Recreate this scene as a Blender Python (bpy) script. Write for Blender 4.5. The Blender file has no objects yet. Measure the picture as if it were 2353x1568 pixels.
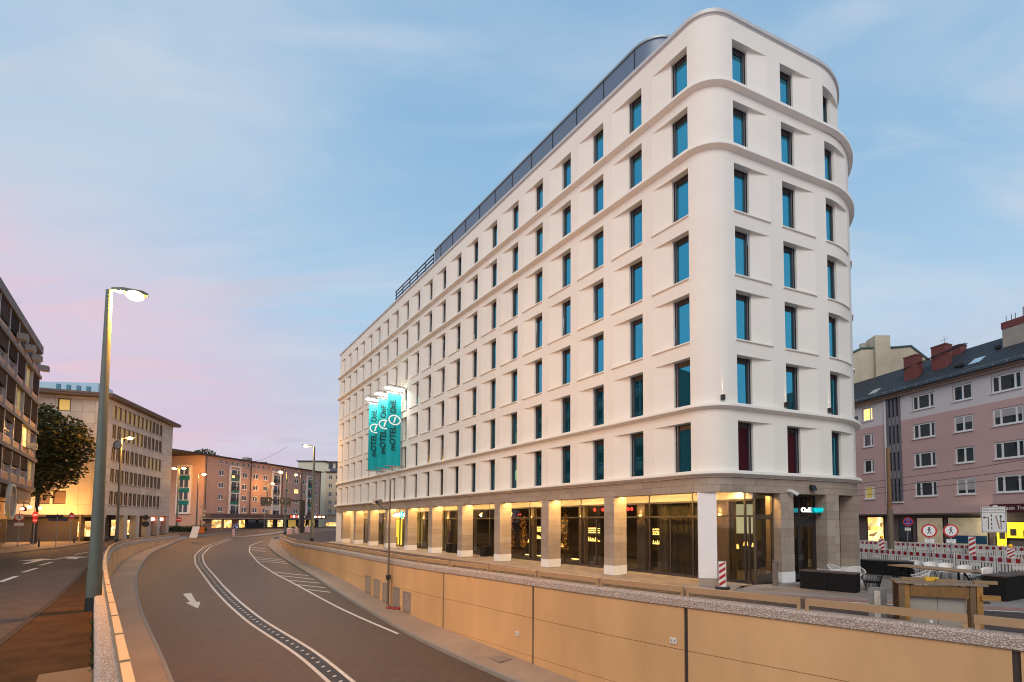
import bpy, math, random
import numpy as np
from mathutils import Vector, Matrix
R=math.radians
random.seed(7)
sc=bpy.context.scene
COL=sc.collection
# ------------------------------------------------------------------ camera
cam_d=bpy.data.cameras.new('camera'); cam=bpy.data.objects.new('camera',cam_d); COL.objects.link(cam)
cam_d.sensor_width=36; cam_d.lens=1100/2353*36
cam_d.shift_x=-0.0737; cam_d.shift_y=0.1525
cam_d.clip_end=3000; cam_d.clip_start=.05
cam.location=(0,0,3.0); cam.rotation_euler=(R(90)+math.atan(1100/22000),0,0)
sc.camera=cam
# ------------------------------------------------------------------ world: dusk sky
w=bpy.data.worlds.new('World'); sc.world=w; w.use_nodes=True
nt=w.node_tree; nt.nodes.clear()
def N(t,**k):
    n=nt.nodes.new(t)
    for a,b in k.items(): setattr(n,a,b)
    return n
def Lk(a,b): nt.links.new(a,b)
SUN_EL,SUN_AZ=R(16),R(205)
out=N('ShaderNodeOutputWorld'); bg=N('ShaderNodeBackground'); Lk(bg.outputs[0],out.inputs[0])
tc=N('ShaderNodeTexCoord'); sep=N('ShaderNodeSeparateXYZ'); Lk(tc.outputs['Generated'],sep.inputs[0])
def ramp(fac,stops,interp='EASE'):
    r=N('ShaderNodeValToRGB'); r.color_ramp.interpolation=interp
    e=r.color_ramp.elements
    while len(e)<len(stops): e.new(.5)
    for i,(p,c) in enumerate(stops):
        e[i].position=p; e[i].color=(*c,1)
    Lk(fac,r.inputs[0]); return r
def math_(op,a,b=None,clamp=False):
    m=N('ShaderNodeMath',operation=op); m.use_clamp=clamp
    for i,v in enumerate((a,b)):
        if v is None: continue
        if isinstance(v,(int,float)): m.inputs[i].default_value=v
        else: Lk(v,m.inputs[i])
    return m.outputs[0]
def mixc(f,a,b,bt='MIX'):
    m=N('ShaderNodeMix',data_type='RGBA',blend_type=bt)
    if isinstance(f,(int,float)): m.inputs[0].default_value=f
    else: Lk(f,m.inputs[0])
    for i,v in ((6,a),(7,b)):
        if isinstance(v,tuple): m.inputs[i].default_value=(*v,1)
        else: Lk(v,m.inputs[i])
    return m.outputs[2]
zel=math_('MAXIMUM',sep.outputs['Z'],0)
base=ramp(zel,[(0,(.74,.62,.76)),(.16,(.66,.64,.80)),(.36,(.47,.68,.89)),(.56,(.33,.565,.81)),(.74,(.27,.50,.76)),(1,(.18,.42,.72))],'LINEAR').outputs[0]
# the afterglow in the north-west (left of the picture), pink low down
dot=N('ShaderNodeVectorMath',operation='DOT_PRODUCT'); Lk(tc.outputs['Generated'],dot.inputs[0]); dot.inputs[1].default_value=(-.84,.51,.19)
glow_=ramp(dot.outputs['Value'],[(.84,(0,0,0)),(1.0,(1,1,1))]).outputs[0]
glow=math_('MULTIPLY',glow_,ramp(zel,[(.26,(1,1,1)),(.52,(0,0,0))]).outputs[0])
# soft streaky cloud veils on a plane above
vz=math_('ADD',zel,.12)
dv=N('ShaderNodeVectorMath',operation='DIVIDE'); Lk(tc.outputs['Generated'],dv.inputs[0])
cmb=N('ShaderNodeCombineXYZ'); 
for i in range(3): Lk(vz,cmb.inputs[i])
Lk(cmb.outputs[0],dv.inputs[1])
mp=N('ShaderNodeMapping'); Lk(dv.outputs[0],mp.inputs[0]); mp.inputs['Rotation'].default_value=(0,0,R(35)); mp.inputs['Scale'].default_value=(.55,1.5,0)
nz=N('ShaderNodeTexNoise'); Lk(mp.outputs[0],nz.inputs['Vector']); nz.inputs['Scale'].default_value=1.1; nz.inputs['Detail'].default_value=6; nz.inputs['Roughness'].default_value=.52; nz.inputs['Distortion'].default_value=.6
veil=ramp(nz.outputs['Fac'],[(.40,(0,0,0)),(.68,(1,1,1))]).outputs[0]
nz2=N('ShaderNodeTexNoise'); Lk(mp.outputs[0],nz2.inputs['Vector']); nz2.inputs['Scale'].default_value=2.3; nz2.inputs['Detail'].default_value=5; nz2.inputs['Distortion'].default_value=1.2
wisp=ramp(nz2.outputs['Fac'],[(.50,(0,0,0)),(.70,(1,1,1))]).outputs[0]
c1=mixc(math_('MULTIPLY',veil,.66),base,(.70,.77,.87))
c1b=mixc(math_('MULTIPLY',wisp,.30),c1,(.82,.87,.94))
c2=mixc(math_('MULTIPLY',glow,.62),c1b,(.86,.62,.76))
glow2=ramp(dot.outputs['Value'],[(.70,(0,0,0)),(.98,(1,1,1))]).outputs[0]
pk=math_('MULTIPLY',math_('MULTIPLY',wisp,math_('MULTIPLY',glow2,math_('SUBTRACT',1.0,math_('MULTIPLY',zel,1.7),True))),.9)
c3=mixc(pk,c2,(.93,.62,.70))
gcl=math_('MULTIPLY',math_('MULTIPLY',wisp,math_('SUBTRACT',1.0,glow,True)),math_('MULTIPLY',math_('SUBTRACT',.75,zel,True),.9))
c4=mixc(gcl,c3,(.38,.53,.70))
sky=N('ShaderNodeTexSky',sky_type='NISHITA'); sky.sun_disc=False; sky.sun_elevation=R(2.0); sky.sun_rotation=SUN_AZ; sky.air_density=1.2; sky.ozone_density=3
sk=N('ShaderNodeVectorMath',operation='SCALE'); Lk(sky.outputs[0],sk.inputs[0]); sk.inputs['Scale'].default_value=.10
c5=mixc(.05,c4,sk.outputs[0])
Lk(c5,bg.inputs[0]); bg.inputs[1].default_value=.89
# ------------------------------------------------------------------ the last daylight, soft and wide
sd=bpy.data.lights.new('daylight','SUN'); sd.energy=1.35; sd.angle=R(32); sd.color=(1,.90,.78)
so=bpy.data.objects.new('daylight',sd); COL.objects.link(so)
# light arrives from behind the camera's left, low in the west
so.rotation_euler=Vector((.16,.95,-.70)).to_track_quat('-Z','Y').to_euler()
vs=sc.view_settings; vs.view_transform='Standard'; vs.look='None'; vs.exposure=0.10; vs.gamma=1; vs.use_curve_mapping=False
sc.render.engine='CYCLES'; sc.cycles.use_denoising=True; sc.cycles.max_bounces=6; sc.cycles.transparent_max_bounces=12; sc.cycles.sample_clamp_indirect=6
sc.cycles.use_light_tree=True; sc.cycles.pixel_filter_type='BLACKMAN_HARRIS'; sc.cycles.filter_width=1.1
# ------------------------------------------------------------------ materials
M={}
def mat(name,col,rough=.7,metal=0,ns=0,na=0.,bump=0,bs=None,emit=None,es=0,spec=.5,dirt=0,stretch=None,coat=0):
    if name in M: return M[name]
    m=bpy.data.materials.new(name); m.use_nodes=True; t=m.node_tree; b=t.nodes['Principled BSDF']
    b.inputs['Base Color'].default_value=(*col,1); b.inputs['Roughness'].default_value=rough; b.inputs['Metallic'].default_value=metal
    b.inputs['Specular IOR Level'].default_value=spec
    if coat: b.inputs['Coat Weight'].default_value=coat
    if emit: b.inputs['Emission Color'].default_value=(*emit,1); b.inputs['Emission Strength'].default_value=es
    if ns or bump:
        g=t.nodes.new('ShaderNodeNewGeometry'); mpn=t.nodes.new('ShaderNodeMapping'); t.links.new(g.outputs['Position'],mpn.inputs[0])
        if stretch: mpn.inputs['Scale'].default_value=stretch
    if ns:
        cols=[]
        n=t.nodes.new('ShaderNodeTexNoise'); t.links.new(mpn.outputs[0],n.inputs['Vector']); n.inputs['Scale'].default_value=ns; n.inputs['Detail'].default_value=8; n.inputs['Roughness'].default_value=.62
        rp=t.nodes.new('ShaderNodeMapRange'); rp.inputs['From Min'].default_value=.28; rp.inputs['From Max'].default_value=.72
        rp.inputs['To Min'].default_value=1-na; rp.inputs['To Max'].default_value=1+na; t.links.new(n.outputs['Fac'],rp.inputs['Value'])
        fac=rp.outputs[0]
        if dirt:
            n3=t.nodes.new('ShaderNodeTexNoise'); t.links.new(mpn.outputs[0],n3.inputs['Vector']); n3.inputs['Scale'].default_value=ns*.13; n3.inputs['Detail'].default_value=5
            r3=t.nodes.new('ShaderNodeMapRange'); r3.inputs['From Min'].default_value=.35; r3.inputs['From Max'].default_value=.65; r3.inputs['To Min'].default_value=1-dirt; r3.inputs['To Max'].default_value=1+dirt*.5
            t.links.new(n3.outputs['Fac'],r3.inputs['Value'])
            mm=t.nodes.new('ShaderNodeMath'); mm.operation='MULTIPLY'; t.links.new(fac,mm.inputs[0]); t.links.new(r3.outputs[0],mm.inputs[1]); fac=mm.outputs[0]
        v=t.nodes.new('ShaderNodeVectorMath'); v.operation='SCALE'; v.inputs[0].default_value=col; t.links.new(fac,v.inputs['Scale'])
        t.links.new(v.outputs[0],b.inputs['Base Color'])
        rr=t.nodes.new('ShaderNodeMath'); rr.operation='MULTIPLY'; rr.inputs[0].default_value=rough; t.links.new(rp.outputs[0],rr.inputs[1]); rr.use_clamp=True
        t.links.new(rr.outputs[0],b.inputs['Roughness'])
    if bump:
        n2=t.nodes.new('ShaderNodeTexNoise'); t.links.new(mpn.outputs[0],n2.inputs['Vector']); n2.inputs['Scale'].default_value=bs or ns*3; n2.inputs['Detail'].default_value=4
        bp=t.nodes.new('ShaderNodeBump'); bp.inputs['Strength'].default_value=bump; bp.inputs['Distance'].default_value=.02
        t.links.new(n2.outputs['Fac'],bp.inputs['Height']); t.links.new(bp.outputs[0],b.inputs['Normal'])
    M[name]=m; return m
def glass(name,tint=(.6,.6,.6),refl=1.0,rough=.0,base=.06):
    m=bpy.data.materials.new(name); m.use_nodes=True; t=m.node_tree; t.nodes.clear()
    o=t.nodes.new('ShaderNodeOutputMaterial'); mx=t.nodes.new('ShaderNodeMixShader'); tr=t.nodes.new('ShaderNodeBsdfTransparent'); gl=t.nodes.new('ShaderNodeBsdfGlossy')
    tr.inputs[0].default_value=(*tint,1); gl.inputs['Roughness'].default_value=rough; gl.inputs['Color'].default_value=(refl,refl,refl,1)
    lw=t.nodes.new('ShaderNodeLayerWeight'); lw.inputs[0].default_value=.28
    ad=t.nodes.new('ShaderNodeMath'); ad.inputs[1].default_value=base; ad.use_clamp=True; t.links.new(lw.outputs['Fresnel'],ad.inputs[0])
    t.links.new(ad.outputs[0],mx.inputs[0]); t.links.new(tr.outputs[0],mx.inputs[1]); t.links.new(gl.outputs[0],mx.inputs[2]); t.links.new(mx.outputs[0],o.inputs[0])
    M[name]=m; return m
def aggregate(name,c1,c2,scale=28):
    m=bpy.data.materials.new(name); m.use_nodes=True; t=m.node_tree; b=t.nodes['Principled BSDF']; b.inputs['Roughness'].default_value=.8
    g=t.nodes.new('ShaderNodeNewGeometry'); v=t.nodes.new('ShaderNodeTexVoronoi'); v.inputs['Scale'].default_value=scale; t.links.new(g.outputs['Position'],v.inputs['Vector'])
    r=t.nodes.new('ShaderNodeValToRGB'); r.color_ramp.elements[0].position=0; r.color_ramp.elements[0].color=(*c1,1); r.color_ramp.elements[1].position=.55; r.color_ramp.elements[1].color=(*c2,1)
    t.links.new(v.outputs['Distance'],r.inputs[0])
    wn=t.nodes.new('ShaderNodeMix'); wn.data_type='RGBA'; wn.blend_type='MULTIPLY'; wn.inputs[0].default_value=.30
    t.links.new(r.outputs[0],wn.inputs[6]); 
    s=t.nodes.new('ShaderNodeSeparateColor'); t.links.new(v.outputs['Color'],s.inputs[0])
    cc=t.nodes.new('ShaderNodeCombineColor'); 
    for i in range(3): t.links.new(s.outputs[0],cc.inputs[i])
    t.links.new(cc.outputs[0],wn.inputs[7]); t.links.new(wn.outputs[2],b.inputs['Base Color'])
    bp=t.nodes.new('ShaderNodeBump'); bp.inputs['Strength'].default_value=1; bp.inputs['Distance'].default_value=.03; bp.invert=True
    t.links.new(v.outputs['Distance'],bp.inputs['Height']); t.links.new(bp.outputs[0],b.inputs['Normal'])
    M[name]=m; return m
render_white=mat('white render',(.80,.752,.665),.85,ns=1.3,na=.025,bump=.12,bs=60,dirt=.03)
trim_white=mat('white trim',(.80,.757,.675),.7,ns=2,na=.03)
bronze=mat('bronze frame',(.045,.038,.04),.45,.3)
pane_m=mat('coated glass',(.062,.37,.51),.02,.92,spec=1)
pane_in=mat('plain glass',(.05,.06,.07),.03,.55,spec=.8)
stone=mat('shell limestone',(.36,.285,.22),.75,ns=4,na=.10,bump=.15,bs=30,dirt=.08)
white_block=mat('white block',(.80,.77,.74),.6,ns=2,na=.03)
zinc=mat('zinc panel',(.15,.19,.25),.42,.35,ns=1,na=.05)
dark_metal=mat('dark metal',(.035,.034,.036),.45,.5)
steel=mat('steel',(.35,.34,.33),.4,.8)
galv=mat('galvanised steel',(.34,.35,.35),.45,.7,ns=6,na=.1)
asphalt=mat('asphalt',(.110,.068,.042),.58,ns=22,na=.16,bump=.45,bs=80,dirt=.14,spec=.4)  # grey asphalt tinted brown, the orange lamplight put into the colour
asphalt2=mat('street asphalt',(.075,.052,.042),.75,ns=14,na=.25,bump=.5,bs=70,dirt=.25,spec=.25)  # brown tint carries the orange of the street lamps too
pave=mat('paving concrete',(.27,.235,.215),.75,ns=2.2,na=.12,bump=.25,bs=40,dirt=.15)
pave_dark=mat('dark pavement',(.066,.030,.010),.9,ns=9,na=.28,bump=.4,bs=45,dirt=.35,spec=.12)  # orange lamplight on the pavement is part of this colour
kerbm=mat('kerb stone',(.26,.24,.22),.75,ns=5,na=.15,bump=.3,bs=40)
walk_m=mat('walkway concrete',(.37,.265,.185),.75,ns=1.5,na=.1,bump=.2,bs=40,dirt=.15)  # concrete warmed by a tint in place of lamplight
panel_m=mat('tan wall panel',(.63,.385,.185),.6,ns=1.6,na=.045,bump=.10,bs=25,dirt=.17,stretch=(1,1,.35))  # tan paint with some orange lamplight mixed into the colour
joint_m=mat('joint filler',(.055,.04,.035),.8)
rail_m=mat('tan painted steel',(.42,.27,.15),.45,.1,ns=3,na=.06)
paint=mat('road paint',(.62,.57,.50),.6,ns=9,na=.38,bump=.2,bs=60)
paint_worn=mat('worn road paint',(.42,.40,.37),.65,ns=6,na=.35)
agg=aggregate('washed aggregate',(.92,.82,.74),(.44,.34,.28),22)
lamp_glow=mat('sodium glow',(1,.6,.2),.4,emit=(1,.60,.16),es=20)
_t=lamp_glow.node_tree; _lw=_t.nodes.new('ShaderNodeLayerWeight'); _lw.inputs[0].default_value=.5; _mr=_t.nodes.new('ShaderNodeMapRange'); _mr.inputs['From Min'].default_value=.15; _mr.inputs['From Max'].default_value=.75; _mr.inputs['To Min'].default_value=40; _mr.inputs['To Max'].default_value=1.15
_t.links.new(_lw.outputs['Facing'],_mr.inputs['Value']); _t.links.new(_mr.outputs[0],_t.nodes['Principled BSDF'].inputs['Emission Strength'])
warm_glow=mat('warm glow',(1,.7,.3),.4,emit=(1,.60,.20),es=120)
shop_glow=mat('shop light',(.5,.35,.12),.5,emit=(1,.66,.17),es=1.25)
def shop_pattern(m,sc_):
    # goods on lit shelves behind the glass: brightness differs from patch to patch
    t=m.node_tree; b=t.nodes['Principled BSDF']; g=t.nodes.new('ShaderNodeNewGeometry'); mp_=t.nodes.new('ShaderNodeMapping'); mp_.inputs['Scale'].default_value=(sc_,sc_,sc_*1.7); t.links.new(g.outputs['Position'],mp_.inputs[0])
    v=t.nodes.new('ShaderNodeTexVoronoi'); v.distance='CHEBYCHEV'; v.inputs['Scale'].default_value=1; t.links.new(mp_.outputs[0],v.inputs['Vector'])
    s_=t.nodes.new('ShaderNodeSeparateColor'); t.links.new(v.outputs['Color'],s_.inputs[0])
    r=t.nodes.new('ShaderNodeMapRange'); r.inputs['To Min'].default_value=.15; r.inputs['To Max'].default_value=2.3; t.links.new(s_.outputs[0],r.inputs['Value'])
    c=t.nodes.new('ShaderNodeValToRGB'); c.color_ramp.elements[0].color=(1,.42,.06,1); c.color_ramp.elements[1].color=(1,.80,.38,1); t.links.new(s_.outputs[1],c.inputs[0])
    t.links.new(c.outputs[0],b.inputs['Emission Color']); t.links.new(r.outputs[0],b.inputs['Emission Strength'])
shop_pattern(shop_glow,1.3)
pole_m=mat('grey green pole paint',(.13,.14,.11),.5,.2,ns=3,na=.08)
red=mat('red reflective',(.42,.02,.02),.4); white_p=mat('white plastic',(.72,.70,.66),.5); blackm=mat('black furniture',(.009,.009,.010),.6,spec=.15)
wood=mat('weathered wood',(.26,.17,.085),.75,ns=7,na=.25,bump=.3,bs=30,stretch=(1,1,4)); teal=mat('teal cloth',(.0,.40,.44),.75,ns=2,na=.06)
blue_sign=mat('blue sign',(.01,.06,.30),.4); red_sign=mat('red sign',(.55,.02,.02),.4); sign_white=mat('white sign face',(.78,.76,.72),.4); ink=mat('black ink',(.015,.015,.015),.6)
orange_p=mat('orange plastic',(.75,.20,.02),.5); yellow_p=mat('yellow lens',(.85,.42,.01),.3,emit=(1,.5,.05),es=.25)
curtain_m=mat('olive curtain',(.10,.085,.05),.9); dark_in=mat('dark interior',(.05,.04,.035),.8)
glass('shop glass',(.72,.70,.65),.85,base=.02)
# ------------------------------------------------------------------ helpers
class MB:
    def __init__(s): s.v=[];s.f=[];s.mi=[];s.m=[]
    def slot(s,m):
        m=M[m] if isinstance(m,str) else m
        if m not in s.m: s.m.append(m)
        return s.m.index(m)
    def poly(s,pts,m=None):
        b=len(s.v); s.v+= [tuple(p) for p in pts]; s.f.append(tuple(range(b,b+len(pts)))); s.mi.append(s.slot(m) if m else 0)
    def raw(s,vs,fs,m=None):
        b=len(s.v); s.v+=[tuple(p) for p in vs]; k=s.slot(m) if m else 0
        for f in fs: s.f.append(tuple(i+b for i in f)); s.mi.append(k)
    def box(s,x0,x1,y0,y1,z0,z1,m=None,T=None):
        vs=[(x,y,z) for z in(z0,z1) for x,y in((x0,y0),(x1,y0),(x1,y1),(x0,y1))]
        if T: vs=[T(p) for p in vs]
        s.raw(vs,[(0,3,2,1),(4,5,6,7),(0,1,5,4),(1,2,6,5),(2,3,7,6),(3,0,4,7)],m)
    def prism(s,pl,z0,z1,m=None):
        n=len(pl); vs=[(x,y,z0) for x,y in pl]+[(x,y,z1) for x,y in pl]
        s.raw(vs,[tuple(range(n-1,-1,-1)),tuple(range(n,2*n))]+[(i,(i+1)%n,n+(i+1)%n,n+i) for i in range(n)],m)
    def tube(s,pts,r,n=8,m=None,cap=True):
        pts=[Vector(p) for p in pts]; rs=r if isinstance(r,(list,tuple)) else [r]*len(pts)
        vs=[];fs=[]
        for i,p in enumerate(pts):
            d=(pts[min(i+1,len(pts)-1)]-pts[max(i-1,0)]).normalized()
            a=d.cross(Vector((0,0,1))); a=a.normalized() if a.length>1e-3 else Vector((1,0,0)); b2=d.cross(a)
            for k in range(n):
                t=2*math.pi*k/n; vs.append(p+rs[i]*(math.cos(t)*a+math.sin(t)*b2))
        for i in range(len(pts)-1):
            for k in range(n): fs.append((i*n+k,i*n+(k+1)%n,(i+1)*n+(k+1)%n,(i+1)*n+k))
        if cap: fs+= [tuple(range(n-1,-1,-1)),tuple(range((len(pts)-1)*n,len(pts)*n))]
        s.raw(vs,fs,m)
    def sweep(s,secs,m=None,closed=True,caps=True):
        n=len(secs[0]); vs=[p for c in secs for p in c]; fs=[]
        for i in range(len(secs)-1):
            for k in range(n if closed else n-1):
                fs.append((i*n+k,i*n+(k+1)%n,(i+1)*n+(k+1)%n,(i+1)*n+k))
        if caps and closed: fs+=[tuple(range(n-1,-1,-1)),tuple(range((len(secs)-1)*n,len(secs)*n))]
        s.raw(vs,fs,m)
    def ball(s,c,r,n=8,m=None,sz=1):
        vs=[];fs=[]
        for i in range(n//2+1):
            a=math.pi*i/(n//2)
            for k in range(n):
                t=2*math.pi*k/n; vs.append((c[0]+r*math.sin(a)*math.cos(t),c[1]+r*math.sin(a)*math.sin(t),c[2]+r*sz*math.cos(a)))
        for i in range(n//2):
            for k in range(n): fs.append((i*n+k,(i+1)*n+k,(i+1)*n+(k+1)%n,i*n+(k+1)%n))
        s.raw(vs,fs,m)
    def mesh(s,name,m=None,smooth=None):
        me=bpy.data.meshes.new(name); me.from_pydata(s.v,[],s.f)
        if s.m:
            for x in s.m: me.materials.append(x)
            me.polygons.foreach_set('material_index',s.mi)
        elif m: me.materials.append(M[m] if isinstance(m,str) else m)
        if smooth is not None:
            me.shade_smooth(); me.set_sharp_from_angle(angle=R(smooth))
        me.update(); return me
def link(name,me,parent=None,loc=(0,0,0),rz=0,label=None,cat=None,group=None,kind=None,rot=None,scale=None):
    o=bpy.data.objects.new(name,me); COL.objects.link(o); o.location=loc; o.rotation_euler=rot or (0,0,rz)
    if scale: o.scale=scale
    if parent: o.parent=parent
    tag(o,label,cat,group,kind); return o
def tag(o,label=None,cat=None,group=None,kind=None):
    if label: o['label']=label
    if cat: o['category']=cat
    if group: o['group']=group
    if kind: o['kind']=kind
    return o
def thing(name,label,cat,loc=(0,0,0),rz=0,group=None): return link(name,None,None,loc,rz,label,cat,group)
def part(name,mb,parent,m=None,smooth=None,**k): return link(name,mb.mesh(name,m,smooth),parent,**k)
def copy_tree(o,parent=None):
    c=o.copy(); COL.objects.link(c)
    if parent: c.parent=parent
    for ch in list(o.children): copy_tree(ch,c)
    return c
def txt(body,size,ext=.01,align='CENTER',bold=0):
    cu=bpy.data.curves.new('lettering','FONT'); cu.body=body; cu.size=size; cu.extrude=ext; cu.offset=bold; cu.align_x=align; cu.align_y='CENTER'
    o=bpy.data.objects.new('lettering',cu); COL.objects.link(o)
    dg=bpy.context.evaluated_depsgraph_get(); me=bpy.data.meshes.new_from_object(o.evaluated_get(dg)); bpy.data.objects.remove(o); return me
def put_text(name,body,size,m,parent,loc,rot,ext=.01,sx=1.,bold=0):
    me=txt(body,size,ext,'CENTER',bold); me.materials.clear(); me.materials.append(m)
    return link(name,me,parent,loc=loc,rot=rot,scale=(sx,1,1))
def light(name,kind,loc,energy,col,parent=None,rad=.15,**k):
    d=bpy.data.lights.new(name,kind); d.energy=energy; d.color=col; d.shadow_soft_size=rad
    for a,b in k.items(): setattr(d,a,b)
    return link(name,d,parent,loc)
SOD=(1,.43,.075); WARM=(1,.68,.34)
# ------------------------------------------------------------------ terrain
def interp(x,tab):
    return float(np.interp(x,[a for a,b in tab],[b for a,b in tab]))
def zg(Y):
    t=min(max((Y-72)/38,0),1); return 1.2*t*t*(3-2*t)
RZ=[(-50,-4.9),(5,-4.7),(12,-4.3),(20,-3.8),(26,-3.45),(33,-3.0),(38,-2.7),(44,-2.3),(62,-1.35),(84,-.3),(100,.70),(110,1.15),(500,1.15)]
def zr(Y): return interp(Y,RZ)
GZ=-.1
def smooth_tab(tab,step=1.0,it=10):
    ys=np.arange(tab[0][0],tab[-1][0]+step,step); xs=np.interp(ys,[a for a,b in tab],[b for a,b in tab])
    for _ in range(it): xs[1:-1]=.25*xs[:-2]+.5*xs[1:-1]+.25*xs[2:]
    return list(zip(ys,xs))
# plan curves of the ramp, X as a function of Y
WL=smooth_tab([(-4,4.4),(3,-2.4),(6,-5.5),(10,-9.6),(16,-15.8),(24,-24.0),(32,-32.0),(42.3,-42.0),(48.5,-47.6),(54.7,-53.0),(64.2,-60.0),(71.2,-64.3),(82,-70.7),(86,-73)])
KL=smooth_tab([(-4,6.0),(2,1.2),(10,-7.0),(20.3,-17.2),(25,-22.1),(30.3,-27.7),(34.9,-32.4),(40.7,-38.0),(45.3,-42.3),(49.9,-46.3),(57.3,-52.6),(65,-58.7),(72.2,-63.2),(82,-69.6),(86,-72)])
WR=smooth_tab([(-4,26),(2,20.5),(7,14.8),(11.2,10.1),(12.7,8.4),(14.1,6.7),(16.7,3.3),(19.6,.2),(22,-2.4),(24.7,-4.7),(26.6,-6.9),(29.6,-10.2),(35.2,-15.1),(46.8,-25),(58.6,-35.8),(72,-45.6),(82,-52.6),(86,-55.2)])
KR=smooth_tab([(-4,22.5),(2,17),(10,7.8),(20.3,-3.1),(26,-9.1),(28.2,-11.0),(32.4,-14.8),(38.5,-20.1),(45.4,-25.9),(60.5,-38.9),(72,-48.0),(82.5,-54.4),(86,-56.5)])
wl=lambda Y:interp(Y,WL); kl=lambda Y:interp(Y,KL); wr=lambda Y:interp(Y,WR); kr=lambda Y:interp(Y,KR)
YS=list(np.arange(-4,86,1.0))+[86,88,90,93,96,99,102,105,108,112,118,130,160,220,400,900]
def strip(fa,fb,za,zb,ys,n=1,m=None):
    mb=MB(); vs=[];fs=[]
    for Y in ys:
        for k in range(n+1):
            t=k/n; vs.append((fa(Y)*(1-t)+fb(Y)*t,Y,za(Y)*(1-t)+zb(Y)*t))
    for i in range(len(ys)-1):
        for k in range(n): a=i*(n+1)+k; fs.append((a,a+1,a+n+2,a+n+1))
    mb.raw(vs,fs); return mb
g=strip(lambda Y:-900,lambda Y:wl(Y)-.25,lambda Y:zg(Y)+GZ,lambda Y:zg(Y)+GZ,YS)
g2=strip(lambda Y:wr(Y)+.25,lambda Y:900,lambda Y:zg(Y)+GZ,lambda Y:zg(Y)+GZ,YS)
g3=strip(lambda Y:-900,lambda Y:4.2,lambda Y:GZ,lambda Y:GZ,[-300,-4.0])
g.raw(g2.v,g2.f)
link('ground',g.mesh('ground',asphalt2),kind='structure')
rr=strip(lambda Y:kl(Y) if Y<=86 else wl(86)-.25,lambda Y:kr(Y) if Y<=86 else wr(86)+.25,zr,zr,YS,6)
# level the road's far end into the ground
rv=[]
for (x,y,z) in rr.v:
    if y>=86: z=zr(86)+(zg(y)+GZ+.004-zr(86))*min(1,(y-86)/16)
    rv.append((x,y,z))
rr.v=rv
link('ramp_road',rr.mesh('ramp_road',asphalt,40),kind='structure')
def road_z(Y): return zr(86)+(zg(Y)+GZ+.004-zr(86))*min(1,(Y-86)/16) if Y>86 else zr(Y)
ysw=list(np.arange(-4,87,1.0))
mb=strip(wl,lambda Y:kl(Y)-.12,lambda Y:zr(Y)+.15,lambda Y:zr(Y)+.15,ysw); link('ramp_walkway',mb.mesh('ramp_walkway',walk_m),kind='structure')
mb=strip(lambda Y:kr(Y)+.12,wr,lambda Y:zr(Y)+.15,lambda Y:zr(Y)+.15,ysw); link('ramp_walkway',mb.mesh('ramp_walkway',walk_m),kind='structure')
def curve_pts(f,y0,y1,step):
    """points spaced by arc length on a plan curve"""
    ys=np.arange(y0,y1+.05,.1); xs=np.array([f(y) for y in ys]); s=np.concatenate([[0],np.cumsum(np.hypot(np.diff(xs),np.diff(ys)))])
    n=max(1,int(round(s[-1]/step))); ss=np.linspace(0,s[-1],n+1)
    return [(float(np.interp(q,s,xs)),float(np.interp(q,s,ys))) for q in ss]
def offs(pts,o):
    r=[]
    for i,p in enumerate(pts):
        a=pts[max(i-1,0)];b=pts[min(i+1,len(pts)-1)]; dx,dy=b[0]-a[0],b[1]-a[1]; l=math.hypot(dx,dy)
        r.append((p[0]+dy/l*o,p[1]-dx/l*o))
    return r     # positive = to the right of travel
def sweep_rect(mb,pts,o0,o1,z0,z1,m=None):
    A=offs(pts,o0);B=offs(pts,o1)
    f=lambda z,p:z(p[1]) if callable(z) else z
    mb.sweep([[(a[0],a[1],f(z0,p)),(b[0],b[1],f(z0,p)),(b[0],b[1],f(z1,p)),(a[0],a[1],f(z1,p))] for a,b,p in zip(A,B,pts)],m)
# kerbs of the ramp, stone by stone
for f,sd_ in((kl,-1),(kr,1)):
    t=thing('ramp_kerb','pale kerb edging the %s walkway of the underpass ramp'%('left' if sd_<0 else 'right'),'kerb')
    pts=curve_pts(f,2,85.5,1.5)
    for i in range(len(pts)-1):
        a,b=pts[i],pts[i+1]; a2=(a[0]+(b[0]-a[0])*.01,a[1]+(b[1]-a[1])*.01)
        mb=MB(); sweep_rect(mb,[a2,b],0 if sd_>0 else -.14,.14 if sd_>0 else 0,lambda Y:zr(Y)-.1,lambda Y:zr(Y)+.16)
        part('kerb_stone',mb,t,kerbm)
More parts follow.
